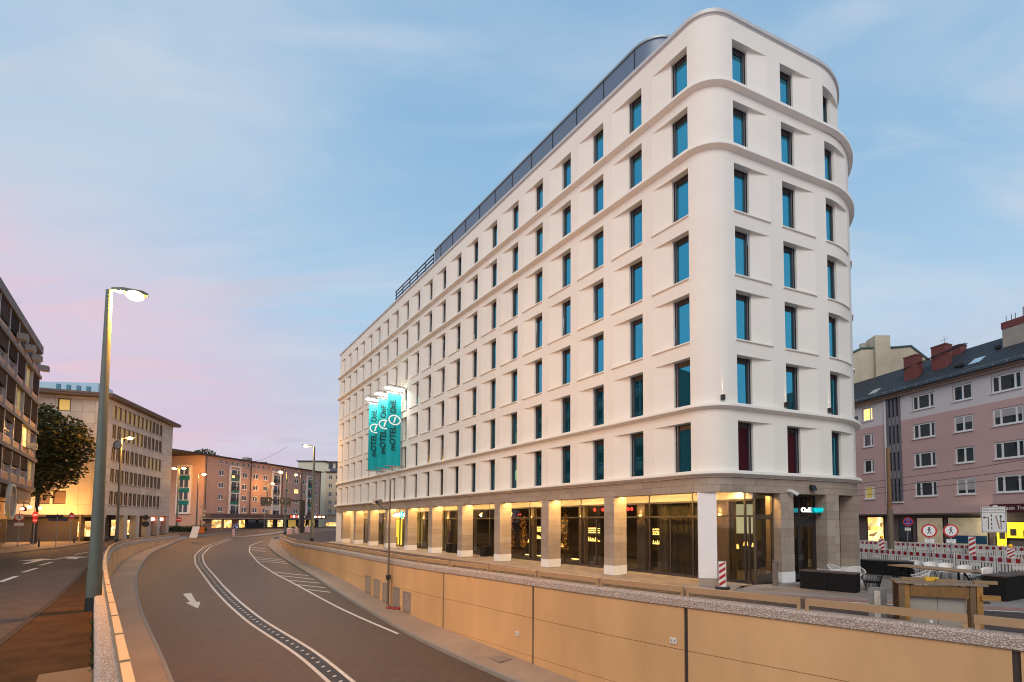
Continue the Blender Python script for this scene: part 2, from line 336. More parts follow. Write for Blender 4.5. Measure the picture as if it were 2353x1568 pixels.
# retaining walls
def ramp_wall(name,label,f,side,joints,ytop,ydark):
    # side +1: wall body lies to the right of travel (increasing Y)
    t=thing(name,label,'wall')
    y0,y1=joints[0],joints[-1]
    core=MB(); pts=curve_pts(f,y0,y1,1.0); sweep_rect(core,pts,side*.06,side*.4,lambda Y:zr(Y)-.5,0.0); part('wall_core',core,t,joint_m)
    rows=[(-1.46,.02),(-3.2,-1.48),(-6,-3.22)]
    for i in range(len(joints)-1):
        w_=.045
        p=curve_pts(f,joints[i]+w_*.7,joints[i+1]-w_*.7,.9)
        for (a,b) in rows:
            zmin=lambda Y,a=a:max(a,zr(Y)-.3)
            pp=[q for q in p if zr(q[1])-.3<b-.05]
            if len(pp)<2: continue
            mb=MB(); sweep_rect(mb,pp,0,side*.1,zmin,b); part('wall_panel',mb,t,panel_m,30)
    # exposed-aggregate coping in long pieces
    for i in range(len(joints)-1):
        p=curve_pts(f,joints[i]+.006,joints[i+1]-.006,.6); A=offs(p,-side*.08);B=offs(p,side*.38)
        mb=MB(); secs=[]
        for a,b,q in zip(A,B,p):
            zt=ytop; zb=.03
            def L(u,z): return (a[0]+(b[0]-a[0])*u,a[1]+(b[1]-a[1])*u,z)
            secs.append([L(0,zb),L(1,-.2),L(1,zt-.05),L(.9,zt),L(.14,zt),L(0,zt-.07)])
        mb.sweep(secs); part('coping',mb,t,agg,35)
    return t
JR=[2,7,11.3,16.8,22.3,28,34,41,48,55,63,72,82.5]
rwall=ramp_wall('ramp_wall','tan panelled retaining wall with pebbled coping below the white hotel',wr,1,JR,.35,0)
JL=[-3.5,3,9,15,21,27,33,39,45,51,57,64,72,80,85.5]
lwall=ramp_wall('ramp_wall','curved retaining wall with pebbled coping beside the tall lamp post',wl,-1,JL,.50,0)
# rounded nose of the right wall
# barrier rails on the copings
def rail(name,label,f,side,y0,y1,length,z0,z1,off):
    t=thing(name,label,'guard rail')
    pts=curve_pts(f,y0,y1,length)
    for i in range(len(pts)-1):
        a,b=pts[i],pts[i+1]
        sub=curve_pts(f,a[1]+.05,b[1]-.05,1.0); mb=MB(); sweep_rect(mb,sub,off-.06,off+.06,z0,z1); part('rail_beam',mb,t,rail_m,30)
        o=offs([a,b],off)
        for q in (.03,.97):
            x=o[0][0]+(o[1][0]-o[0][0])*q; y=o[0][1]+(o[1][1]-o[0][1])*q; an=math.atan2(b[1]-a[1],b[0]-a[0])
            me=MB(); me.box(-.05,.05,-.045,.045,0,z1-.03-.2); o2=part('rail_post',me,t,rail_m); o2.location=(x,y,.2); o2.rotation_euler=(0,0,an)
    return t
rail('barrier_rail','long tan box beam rail on the wall in front of the hotel',wr,1,4,82.3,3.9,.50,.70,.17)
rail('barrier_rail','curving tan box beam rail on the left ramp wall',wl,-1,-3.4,85.3,2.6,.60,.80,-.06)
# ------------------------------------------------------------------ road markings on the ramp
def ribbon(pts,wd,m,z=.006,n=None,zf=None):
    zf=zf or road_z
    A=offs(pts,-wd/2);B=offs(pts,wd/2); mb=MB()
    mb.sweep([[(a[0],a[1],zf(a[1])+z),(b[0],b[1],zf(b[1])+z)] for a,b in zip(A,B)],None,False); return mb.mesh('road_marking',m)
def spl(pts,step=.8,it=4):
    tab=smooth_tab(sorted([(y,x) for x,y in pts]),step,it); return [(x,y) for y,x in tab]
CL=[(-9.7,19.3),(-14.2,23.9),(-20.8,29.7),(-25.9,34.7),(-31.8,40.8),(-38.3,47.8),(-43.65,53.6),(-50,61.2),(-57.5,72),(-64.5,86)]
cl=spl(CL)
RM=lambda me:link('road_marking',me,kind='structure')
RM(ribbon(offs(cl,-.0),.15,paint))
RM(ribbon(offs(cl,.75),.15,paint))
mb=MB()
for x,y in curve_pts(lambda Y:interp(Y,sorted([(b,a) for a,b in offs(cl,.375)])),20,74,.8):
    z=zr(y)+.006; mb.prism([(x-.055,y-.07),(x+.055,y-.07),(x+.055,y+.07),(x-.055,y+.07)],z,z+.02)
link('road_stud',mb.mesh('road_stud',white_p),label='row of small white studs between the double centre lines of the ramp',cat='road stud',kind='stuff')
mb=strip(lambda Y:interp(Y,sorted([(b,a) for a,b in cl]))+.16,lambda Y:interp(Y,sorted([(b,a) for a,b in cl]))+.92,lambda Y:zr(Y)+.003,lambda Y:zr(Y)+.003,[19.5+i for i in range(60)])
RM(mb.mesh('road_marking',mat('dark tar band',(.035,.033,.033),.6,ns=3,na=.2)))
ER=spl([(-10.7,27.4),(-13.7,30.1),(-17.1,33.3),(-22.9,39.3),(-30.1,46.6),(-37.4,54.7),(-46,65.4),(-52.0,74),(-55.5,82)])
RM(ribbon(ER,.16,paint))
for a,b in [((-31.27,48.11),(-26.61,45.94)),((-29.25,45.94),(-24.9,43.96)),((-27.01,43.61),(-23.37,42.16)),((-25.11,41.56),(-21.88,40.23)),((-22.89,39.51),(-20.48,38.48)),((-41.74,59.94),(-35.81,57.0)),((-40.31,58.22),(-34.87,55.6)),((-38.54,56.21),(-33.68,54.12)),((-50.0,71.64),(-46.3,69.1)),((-48.0,68.61),(-43.9,65.6))]:
    n=6; pts=[(a[0]+(b[0]-a[0])*i/n,a[1]+(b[1]-a[1])*i/n) for i in range(n+1)]
    RM(ribbon(pts[::-1],.17,paint))
# lane arrow pointing towards the viewer
def flat_poly(pts,m,z=.006,zf=None):
    zf=zf or road_z; mb=MB(); mb.poly([(x,y,zf(y)+z) for x,y in pts]); RM(mb.mesh('road_marking',m))
flat_poly([(-31.75,37.9),(-31.35,38.2),(-28.5,35.2),(-28.1,35.1),(-26.71,33.16),(-29.05,34.95),(-28.85,35.1)],paint)
GZF=lambda Y:zg(Y)+GZ
def dash(a,b,wd,m=paint,z=.006):
    dx,dy=b[0]-a[0],b[1]-a[1]; l=math.hypot(dx,dy); nx,ny=-dy/l*wd/2,dx/l*wd/2
    flat_poly([(a[0]-nx,a[1]-ny),(b[0]-nx,b[1]-ny),(b[0]+nx,b[1]+ny),(a[0]+nx,a[1]+ny)],m,z,GZF)
for a,b in [((-29.95,24.6),(-32.2,27.2)),((-34.2,29.2),(-36.3,31.75)),((-38.3,33.7),(-40.6,36.5)),((-43.1,39.0),(-45.3,41.9)),((-47.5,44.6),(-49.9,48)),((-25.7,19.8),(-27.9,22.3))]: dash(a,b,.22)
flat_poly([(-40.5,34.7),(-41.0,34.9),(-43.4,37.8),(-44.2,37.3),(-45.0,39.7),(-42.9,38.9),(-43.2,38.2)],paint,.006,GZF)
flat_poly([(-41.6,39.2),(-42.0,39.6),(-43.0,40.7),(-42.9,41.6),(-45.4,42.2),(-44.2,40.2),(-43.5,40.4),(-43.0,39.6)],paint,.006,GZF)
# left pavement beside the wall (dark), opposite pavement, hotel pavement and terrace
def slab(name,pl,z0,z1,m): 
    mb=MB(); mb.prism(pl,z0,z1); return link(name,mb.mesh(name,m),kind='structure')
yl=[-3+2*i for i in range(19)]
slab('pavement',[(-33.2,33),(-33,32),(-20.16,18.37),(-14.05,11.61),(-8,4.5),(-1,-3)]+[(wl(y)-.27,y) for y in yl],-.3,0.0,pave_dark)
mb=MB(); sweep_rect(mb,[(-33,32),(-26,24.6),(-20.16,18.37),(-14.05,11.61),(-8,4.5),(-1,-3)][::-1],-.16,0,-.3,.012)
link('pavement_kerb',mb.mesh('pavement_kerb',mat('dark kerb',(.055,.038,.028),.9,spec=.15,ns=4,na=.2,bump=.3,bs=40)),kind='structure')
slab('pavement',[(-46,34),(-54.3,44.5),(-58,50.5),(-60.6,55.2),(-66,62.5),(-73,70.6),(-82,84),(-120,80),(-120,20),(-70,8),(-40,26)],-.3,0.0,mat('brown paving',(.17,.125,.09),.8,ns=1.5,na=.2,bump=.3,bs=40,dirt=.2))
# concrete slabs set into the dark pavement by the viewer
t=thing('paving_slabs','two pale concrete slabs set in the dark pavement near the viewer','paving')
for k in range(3):
    mb=MB(); b=Vector((-8.9-.0,8.4)); 
    mb.box(-.98,.98,-.48,.48,-.02,.012); o=part('slab',mb,t,mat('brown slab',(.17,.095,.045),.8,ns=3,na=.2,bump=.3,bs=40)); o.location=(-9.65+1.38*k*.72,9.15-1.38*k*.72+(-.35*k*.2),0); o.rotation_euler=(0,0,R(-44))
# ------------------------------------------------------------------ the white hotel
A_=Vector((.6595,-.7517)); B_=Vector((math.cos(R(23.7)),math.sin(R(23.7)))); C_=Vector((math.cos(R(110.5)),math.sin(R(110.5))))
P0=Vector((4.956,22.76)); U0=63.6; R1=1.708; AN1=R(72.4); UF=U0+R1*AN1; 
def make_path(Lf,R2):
    AN2=R(86.8); c1=P0+Vector((-A_.y,A_.x))*R1
    pf=c1+Vector((B_.y,-B_.x))*R1; U2=UF+Lf; p2=pf+B_*Lf; c2=p2+Vector((-B_.y,B_.x))*R2; U3=U2+R2*AN2; p3=c2+Vector((C_.y,-C_.x))*R2
    def f(u,d=0):
        if u<=U0: p=P0+A_*(u-U0); h=A_
        elif u<=UF:
            a=R(-48.74)+(u-U0)/R1; h=Vector((math.cos(a),math.sin(a))); p=c1+Vector((h.y,-h.x))*R1
        elif u<=U2: p=pf+B_*(u-UF); h=B_
        elif u<=U3:
            a=R(23.7)+(u-U2)/R2; h=Vector((math.cos(a),math.sin(a))); p=c2+Vector((h.y,-h.x))*R2
        else: p=p3+C_*(u-U3); h=C_
        n=Vector((h.y,-h.x)); q=p+n*d
        return q.x,q.y,math.atan2(h.y,h.x)
    return f,U2,U3
HP,U2,U3=make_path(6.55,5.0); HPT,U2T,U3T=make_path(6.0,4.5)
UEND=U3+24
HL=Vector((5,24,0))
hotel=thing('hotel','large white rounded hotel with rows of slanted window reveals above a stone arcade','hotel',HL)
def hpart(name,mb,m=None,smooth=None,parent=None,**k):
    if parent is None or parent is hotel:
        mb.v=[(x-HL.x,y-HL.y,z) for x,y,z in mb.v]; return part(name,mb,hotel,m,smooth,**k)
    return part(name,mb,parent,m,smooth,**k)
def usteps(u0,u1,U2_,U3_):
    r=[u0]; 
    marks=[]
    u=u0
    while u<u1-1e-6:
        st=.19 if U0-1e-6<=u<UF-1e-6 else (.35 if U2_-1e-6<=u<U3_-1e-6 else 4)
        nx=u+st
        for b in (U0,UF,U2_,U3_):
            if u<b-1e-6<nx: nx=b
        u=min(nx,u1); r.append(u)
    return r
OPEN=[]
for n in range(21):
    t=3.045*n; OPEN.append((U0-t-1.156,U0-t,U0-t-2.29,'L'))
UW=UF+.196
for n in range(11):
    u=UW+3.11*n; OPEN.append((u,u+1.1,u+2.24,'R'))
mat('blue grey strip',(.16,.17,.21),.35,.5)
def win_mesh(wd,ht):
    fr=MB(); fr.slot('bronze frame')
    fr.box(0,.07,.01,.1,0,ht); fr.box(.07,.12,-.012,.1,0,ht,'blue grey strip'); fr.box(.12,.18,.01,.1,0,ht,'bronze frame'); fr.box(wd-.03,wd,0,.1,0,ht)
    fr.box(.18,wd-.03,0,.1,0,.07); fr.box(.18,wd-.03,.02,.1,ht-.26,ht); fr.box(.165,.185,-.02,.03,.05,ht-.05)
    pn=MB(); pn.poly([(.18,.045,.07),(wd-.03,.045,.07),(wd-.03,.045,ht-.26),(.18,.045,ht-.26)])
    return fr.mesh('window',bronze),pn.mesh('pane',pane_m)
WH=2.40; SP=3.16
WM={'L':win_mesh(1.156,WH),'R':win_mesh(1.1,WH)}
def flipx(me,wd):
    m2=me.copy(); 
    for v in m2.vertices: v.co.x=wd-v.co.x
    m2.flip_normals(); return m2
WM['R']=(flipx(WM['R'][0],1.1),flipx(WM['R'][1],1.1))
bl_=MB(); bl_.box(.16,1.12,-.07,-.03,.03,1.02); BAL=bl_.mesh('balustrade',mat('dark balustrade glass',(.03,.03,.033),.15))
WMR=WM['R'][1].copy(); WMR.materials.clear(); WMR.materials.append(mat('burgundy curtained pane',(.07,.012,.02),.08,.35,spec=.6,ns=.8,na=.3))
for fl in range(7):
    f,u2,u3=(HPT,U2T,U3T) if fl==6 else (HP,U2,U3)
    z0=5.06+SP*fl; zs=5.36+SP*fl; zh=zs+WH; z1=5.06+SP*(fl+1) if fl<6 else 27.75
    mb=MB(); ue=u3+24
    us=set(usteps(0,ue,u2,u3))
    ops=[o for o in OPEN if max(o[1],o[2])<ue]
    for a,b,c,k in ops: us|={a,b,c}
    us=sorted(us); us=[u for i,u in enumerate(us) if i==0 or u-us[i-1]>1e-4]
    inside=lambda u:any(min(a,c)-1e-5<u<max(b,c)+1e-5 for a,b,c,k in ops)
    P=lambda u,d,z:(*f(u,d)[:2],z)
    zb=[z0,zs,zh,z1]
    vi={}
    vs=[];fs=[]
    def V(u,j):
        if (u,j) not in vi: vi[(u,j)]=len(vs); vs.append(P(u,0,zb[j]))
        return vi[(u,j)]
    for i in range(len(us)-1):
        mid=(us[i]+us[i+1])/2
        for j in range(3):
            if j==1 and inside(mid): continue
            fs.append((V(us[i],j),V(us[i+1],j),V(us[i+1],j+1),V(us[i],j+1)))
    mb.raw(vs,fs)
    for a,b,c,k in ops:
        front=[u for u in us if min(a,c)-1e-5<=u<=max(b,c)+1e-5]
        if k=='L': splay_w,jam=a,b
        else: splay_w,jam=b,a
        for z in (zs,zh):
            pl=[P(u,0,z) for u in front]
            back=[P(splay_w,-.2,z),P(splay_w,-.33,z),P(jam,-.33,z)] if k=='L' else [P(jam,-.33,z),P(splay_w,-.33,z),P(splay_w,-.2,z)]
            mb.poly(pl+back[::-1] if k=='L' else pl+back[::-1])
        mb.poly([P(c,0,zs),P(splay_w,-.2,zs),P(splay_w,-.2,zh),P(c,0,zh)])
        mb.poly([P(splay_w,-.2,zs),P(splay_w,-.33,zs),P(splay_w,-.33,zh),P(splay_w,-.2,zh)])
        mb.poly([P(jam,0,zs),P(jam,-.33,zs),P(jam,-.33,zh),P(jam,0,zh)])
        x,y,_=f(a,-.36); x2,y2,_=f(b,-.36)
        ang=math.atan2(y2-y,x2-x)
        o=link('window',WM[k][0],hotel,(x-HL.x,y-HL.y,zs),ang)
        pm2=WM[k][1]
        if fl==0 and k=='R' and a<UW+6: pm2=WMR
        pn_=link('pane',pm2,o); pn_.rotation_euler=(random.uniform(-.006,.006),0,random.uniform(-.008,.008))
        if k=='L' and a<U0-27: link('balustrade',BAL,o)
        if fl in (1,2,3,4) or (fl==0 and False):
            sm=MB(); ud=[u for u in usteps(min(a,c)-.08,max(b,c)+.02,u2,u3)]
            sm.sweep([[P(u,-.02,zs-.09),P(u,.075,zs-.07),P(u,.075,zs-.012),P(u,-.02,zs-.004)] for u in ud])
            hpart('sill',sm,trim_white,40)
    hpart('facade_storey',mb,render_white,40)
# projecting string courses
for fl,f,u2,u3 in ((0,HP,U2,U3),(1,HP,U2,U3),(5,HP,U2,U3),(6,HP,U2,U3)):
    z=5.36+SP*fl; mb=MB()
    prof=[(0,z-.27),(.05,z-.26),(.13,z-.22),(.25,z-.175),(.275,z-.16),(.28,z-.03),(.265,z-.01),(-.03,z-.006)]
    if fl==6: prof=prof[:-1]+[(-.9,z-.006)]
    mb.sweep([[(*f(u,d)[:2],zz) for d,zz in prof] for u in usteps(-.25,u3+24,u2,u3)]); hpart('string_course',mb,trim_white,45)
mb=MB(); mb.sweep([[(*HPT(u,d)[:2],z) for d,z in [(-.05,27.70),(.02,27.70),(.03,27.76),(.10,27.78),(.10,27.97),(-.5,28.0),(-.5,27.6)]] for u in usteps(-.1,U3T+24,U2T,U3T)])
hpart('parapet_coping',mb,mat('pale metal coping',(.55,.54,.52),.5,.2,ns=2,na=.04),45)
mb=MB(); mb.poly([(*HPT(u,-.4)[:2]  ,27.4) for u in usteps(0,U3T+24,U2T,U3T)]); hpart('roof',mb,mat('roof gravel',(.2,.2,.2),.9))
# rear and far end walls
a=HP(0);b=HP(UEND); mb=MB()
mb.poly([(a[0],a[1],0),(b[0],b[1],0),(b[0],b[1],27.6),(a[0],a[1],27.6)]); hpart('rear_wall',mb,render_white)
# penthouse
def pent(t0,t1,d): return [(*HP(U0-t1+(t1-t0)*i/12,d)[:2],) for i in range(13)]
u_n=U0-3.6
TE,RE_,PZ=4.7,2.2,31.0
def pprof():
    pts=[]
    for i in range(11):
        u=U0-33.0+(33.0-TE)*i/10; x,y,_=HP(u,-1.25); pts.append((x,y))
    x,y,_=HP(U0-TE,-1.25); c=Vector((x,y))+Vector((-A_.y,A_.x))*RE_
    for i in range(1,13):
        a=math.atan2(A_.y,A_.x)-math.pi/2+math.pi*.75*i/12; pts.append((c.x+RE_*math.cos(a),c.y+RE_*math.sin(a)))
    return pts
pp=pprof(); mb=MB(); zt=PZ
mb.sweep([[(x,y,27.4),(x,y,zt)] for x,y in pp],None,False); q=HP(U0-33.0,-8)[:2]; mb.poly([(pp[0][0],pp[0][1],27.4),(q[0],q[1],27.4),(q[0],q[1],zt),(pp[0][0],pp[0][1],zt)])
mb.poly([(x,y,zt) for x,y in pp]+[(*HP(U0-5,-12)[:2],zt),(*q,zt)])
ph=hpart('penthouse',mb,zinc,40)
mb=MB(); sweep_rect(mb,pp,-.02,.07,zt-.02,zt+.12); mb.v=[(x-HL.x,y-HL.y,z) for x,y,z in mb.v]; part('roof_edge',mb,ph,mat('pale zinc',(.33,.40,.42),.45,.4),40)
for i in range(11):
    t=TE+i*2.68; x,y,an=HP(U0-t,-1.235); mb=MB(); mb.box(-.02,.02,-.02,.02,27.4,zt-.03); o=part('seam',mb,ph,dark_metal); o.location=(x-HL.x,y-HL.y,0); o.rotation_euler=(0,0,an)
for t in (7.6,10.2,19.5,26.5):
    x,y,an=HP(U0-t,-1.24)
    for k in range(9):
        mb=MB(); mb.box(-.9,.9,-.05,.02,28.15+k*.13,28.22+k*.13); o=part('louvre',mb,ph,dark_metal); o.location=(x-HL.x,y-HL.y,0); o.rotation_euler=(0,0,an)
for k in range(7):
    mb=MB(); sweep_rect(mb,[HP(U0-44.3,-1.25)[:2],HP(U0-33.2,-1.25)[:2]],-.03,.03,28.2+k*.42,28.34+k*.42); hpart('screen_rail',mb,mat('screen rail paint',(.07,.07,.10),.5,.3))
for k in range(6):
    x,y,an=HP(U0-33.4-k*2.17,-1.32); mb=MB(); mb.box(x-.04,x+.04,y-.04,y+.04,27.4,30.95); hpart('screen_post',mb,'screen rail paint')
# --- stone arcade
ZL=4.36
def stone_run(us_a,us_b,f,z0,z1,d0,d1,parent,name='stone_block',step=1.05,rows=2,off=0):
    hz=(z1-z0)/rows
    for r_ in range(rows):
        u=us_a-(step*.5 if r_%2 else 0)-off; 
        while u<us_b:
            a=max(u,us_a)+.006; b=min(u+step,us_b)-.006; u+=step
            if b-a<.05: continue
            mb=MB(); st=[a]+[q for q in usteps(a,b,U2,U3)[1:-1]]+[b]; pr=random.uniform(-.004,.004)
            mb.sweep([[(*f(q,d1)[:2],z0+hz*r_+.005),(*f(q,d0+pr)[:2],z0+hz*r_+.005),(*f(q,d0+pr)[:2],z0+hz*(r_+1)-.005),(*f(q,d1)[:2],z0+hz*(r_+1)-.005)] for q in st])
            mb.v=[(x-HL.x,y-HL.y,z) for x,y,z in mb.v]; part(name,mb,parent,stones[random.randrange(3)])
stones=[stone,mat('shell limestone dark',(.33,.26,.20),.75,ns=4,na=.12,bump=.15,bs=30,dirt=.08),mat('shell limestone light',(.39,.315,.245),.75,ns=4,na=.10,bump=.15,bs=30,dirt=.08)]
mb=MB(); mb.sweep([[(*HP(u,d)[:2],z) for d,z in [(-.02,ZL+.012),(-.02,5.05),(-.55,5.05),(-.55,ZL+.012)]] for u in usteps(0.05,UEND,U2,U3)]); lint=hpart('lintel',mb,mat('stone joint',(.17,.14,.115),.9),40)
stone_run(0,UEND-10,HP,ZL,5.03,0.0,-.54,lint,step=1.3)
def column(x,y,an,wd,dp,label=None,whole=False):
    """corner (x,y) = front-left corner seen from outside is on path; local x along path, y inward"""
    mb=MB(); mb.box(.012,wd-.012,.012,dp-.012,.0,ZL); c=part('column',mb,hotel,'stone joint'); c.location=(x-HL.x,y-HL.y,0); c.rotation_euler=(0,0,an)
    mb=MB(); mb.box(-.012,wd+.012,-.012,dp+.012,0,.52); part('plinth',mb,c,white_block)
    n=9; h=(ZL-.53)/n
    for k in range(n):
        # alternate courses: a wide block and a narrow one
        sp=wd*(.62 if k%2 else 1.0)
        mb=MB(); e=random.uniform(-.003,.003); mb.box(-e,sp-.004,-e,dp,.525+k*h+.004,.525+(k+1)*h-.004); part('stone_block',mb,c,stones[random.randrange(3)])
        if sp<wd:
            mb=MB(); mb.box(sp+.004,wd,0,dp,.525+k*h+.004,.525+(k+1)*h-.004); part('stone_block',mb,c,stones[random.randrange(3)])
    return c
for k in range(10):
    t=5.27+6.09*k; x,y,an=HP(U0-t-.81); column(x,y,an,.81,1.0)
for uo,wd in ((2.57,.85),(5.73,.9),(8.25,.9),(11.3,.9),(14.4,.9),(17.5,.9),(20.6,.9)):
    x,y,an=HP(UW+uo); column(x,y,an,wd,1.0)
# the boxed-in white corner column
x,y,_=HP(U0+.75,-.12); an=R(-14); mb=MB(); mb.box(-.43,.43,0,.8,.34,ZL+.03); o=part('corner_column',mb,hotel,white_block,None,label='plain white boxed column on the rounded corner'); o.location=(x-HL.x,y-HL.y,0); o.rotation_euler=(0,0,an)
mb=MB(); mb.box(-.41,.41,.02,.78,0,.335); part('plinth',mb,o,stone)
# arcade ceiling and light strip
mb=MB(); mb.sweep([[(*HP(u,-.55)[:2],ZL+.10),(*HP(u,-9)[:2],ZL+.10)] for u in usteps(1,U0,U2,U3)],None,False); hpart('arcade_ceiling',mb,mat('ceiling plaster',(.62,.56,.48),.8))
mb=MB(); a=HP(U0-.0,-.55);b=HP(UW+2.6,-.55);c=HP(UW+2.6,-5); d=HP(U0,-9); mb.poly([(p[0],p[1],ZL+.10) for p in (a,HP(UF-1.4,-.55),HP(UF-.5,-.55),b,c,d)]); hpart('arcade_ceiling',mb,'ceiling plaster')
for k in range(11):
    ta=5.27+6.09*(k-1)+.81+.06; tb=5.27+6.09*k-.06
    if k==0: ta=-.2
    mb=MB(); sweep_rect(mb,[HP(U0-tb,-.68)[:2],HP(U0-max(ta,.0),-.68)[:2]],-.05,.05,ZL+.02,ZL+.06); hpart('light_strip',mb,warm_glow)
mb=MB(); sweep_rect(mb,[HP(UF+.15,-.68)[:2],HP(UW+2.5,-.68)[:2]],-.05,.05,ZL+.02,ZL+.06); hpart('light_strip',mb,warm_glow)
# shopfront glazing, bay by bay, behind the arcade
DG=-2.3
glm=M['shop glass']
edges=[U0-62.5+3.045*i for i in range(22)]+[U0+1.9]
for i in range(len(edges)-1):
    a,b=edges[i],edges[i+1]
    pa=P0+A_*(a-U0)+Vector((A_.y,-A_.x))*DG; ln=b-a; an=math.atan2(A_.y,A_.x)
    fr=MB(); fr.box(-.04,.04,-.06,.06,0,ZL+.15); fr.box(.04,ln-.04,-.05,.05,0,.16); fr.box(.04,ln-.04,-.05,.05,3.2,3.29); fr.box(.04,ln-.04,-.05,.05,ZL-.38,ZL-.28)
    if i%2: fr.box(ln*.5-.03,ln*.5+.03,-.05,.05,.16,3.2)
    o=part('shopfront_frame',fr,hotel,bronze); o.location=(pa.x-HL.x,pa.y-HL.y,0); o.rotation_euler=(0,0,an)
    for zA,zB in ((.16,3.2),(3.29,ZL-.38)):
        mb=MB(); mb.poly([(.04,0,zA),(ln-.04,0,zA),(ln-.04,0,zB),(.04,0,zB)]); part('pane',mb,o,glm)
    mb=MB(); mb.box(.04,ln-.04,-.04,.05,ZL-.278,ZL+.15); part('fascia',mb,o,'ceiling plaster')
for t in (.05,5.5,10.9,16.9,21.6,26.4,31.5,37.5,43.6,49.8,55.9):
    q=P0+A_*(-t)+Vector((A_.y,-A_.x))*(DG-.16)
    mb=MB(); mb.box(-.33,.33,.0,.3,.0,ZL-.3); pl_=part('pilaster',mb,hotel,stone); pl_.location=(q.x-HL.x,q.y-HL.y,0); pl_.rotation_euler=(0,0,math.atan2(A_.y,A_.x))
    mb=MB(); mb.box(-.06,.06,-.10,-.02,3.26,3.38); q=part('uplight',mb,pl_,mat('uplight glow',(1,.6,.2),.4,emit=(1,.55,.13),es=14))
    light('uplight_lamp','SPOT',(0,-.085,3.40),16,WARM,pl_,.03,spot_size=R(110),spot_blend=.8).rotation_euler=(R(180),0,0)
# last glazing from the corner column to the first front column
pa=P0+A_*1.9+Vector((A_.y,-A_.x))*DG
pb=Vector(HP(UW+2.57,-.55)[:2]); ln=(pb-pa).length; an=math.atan2(pb.y-pa.y,pb.x-pa.x)
fr=MB(); fr.box(0,.1,-.06,.06,0,ZL+.15); fr.box(ln-.1,ln,-.06,.06,0,ZL+.15); fr.box(.1,ln-.1,-.06,.06,0,.42); fr.box(.1,ln-.1,-.06,.06,3.1,3.32); fr.box(.1,ln-.1,-.06,.06,ZL-.12,ZL+.15)
o=part('shopfront_frame',fr,hotel,mat('light bronze frame',(.10,.075,.05),.45,.3)); o.location=(pa.x-HL.x,pa.y-HL.y,0); o.rotation_euler=(0,0,an)
for zA,zB in ((.42,3.1),(3.32,ZL-.12)):
    mb=MB(); mb.poly([(.1,0,zA),(ln-.1,0,zA),(ln-.1,0,zB),(.1,0,zB)]); part('pane',mb,o,glm)
# front door bay and narrow window bay
for u0,u1,door in ((UW+3.42,UW+5.73,True),(UW+6.63,UW+8.25,False),(UW+9.15,UW+11.3,False),(UW+12.2,UW+14.4,False)):
    a=HP(u0,-.75);b=HP(u1,-.75); an=math.atan2(b[1]-a[1],b[0]-a[0]); ln=math.hypot(b[0]-a[0],b[1]-a[1])
    fr=MB(); fr.box(0,.07,-.05,.05,0,ZL); fr.box(ln-.07,ln,-.05,.05,0,ZL); fr.box(.07,ln-.07,-.05,.05,2.85 if door else 3.0,3.25 if door else 3.1); fr.box(.07,ln-.07,-.05,.05,ZL-.1,ZL); fr.box(.07,ln-.07,-.05,.05,0,.12)
    if door: 
        for x in (.62,1.24,1.86): fr.box(ln*x/2.48-.025,ln*x/2.48+.025,-.04,.04,3.25,ZL-.1)
    o=part('shopfront_frame',fr,hotel,bronze); o.location=(a[0]-HL.x,a[1]-HL.y,0); o.rotation_euler=(0,0,an)
    mb=MB(); mb.poly([(.07,0,3.1),(ln-.07,0,3.1),(ln-.07,0,ZL-.1),(.07,0,ZL-.1)]); part('pane',mb,o,glm)
    if not door: mb=MB(); mb.poly([(.07,0,.12),(ln-.07,0,.12),(ln-.07,0,3.0),(.07,0,3.0)]); part('pane',mb,o,glm)
    else:
        for k in (0,1):
            x0=.07+k*(ln/2-.07); x1=x0+ln/2-.07; d=MB(); d.box(x0+.01,x0+.12,-.04,.04,.12,2.84); d.box(x1-.12,x1-.01,-.04,.04,.12,2.84); d.box(x0+.12,x1-.12,-.04,.04,.12,.3); d.box(x0+.12,x1-.12,-.04,.04,2.72,2.84)
            dd=part('door_leaf',d,o,bronze)
            hb=MB(); hx=x1-.07 if k==0 else x0+.07; hb.tube([(hx,-.09,1.0),(hx,-.09,1.25)],.015,6); hb.tube([(hx,-.09,1.08),(hx+(.16 if k else -.16),-.09,1.08)],.013,6); part('handle',hb,dd if False else o,steel)
            mb=MB(); mb.poly([(x0+.12,.01,.3),(x1-.12,.01,.3),(x1-.12,.01,2.72),(x0+.12,.01,2.72)]); part('pane',mb,o,glm)
# interior shell
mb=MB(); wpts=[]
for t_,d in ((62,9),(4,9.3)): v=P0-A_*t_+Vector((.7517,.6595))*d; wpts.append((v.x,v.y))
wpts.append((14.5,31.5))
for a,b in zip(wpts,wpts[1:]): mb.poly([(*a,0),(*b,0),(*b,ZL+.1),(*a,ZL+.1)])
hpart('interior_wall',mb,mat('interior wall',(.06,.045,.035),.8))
mb=MB(); mb.poly([(*HP(u,-.0)[:2],0.0) for u in usteps(-.2,UEND,U2,U3)]); hpart('ground_floor',mb,pave)
# lower ceilings elsewhere so that daylight stays out
mb=MB(); mb.poly([(*HP(u,-1.0)[:2],ZL+.30) for u in usteps(0,UEND,U2,U3)]); hpart('floor_slab',mb,'ceiling plaster')

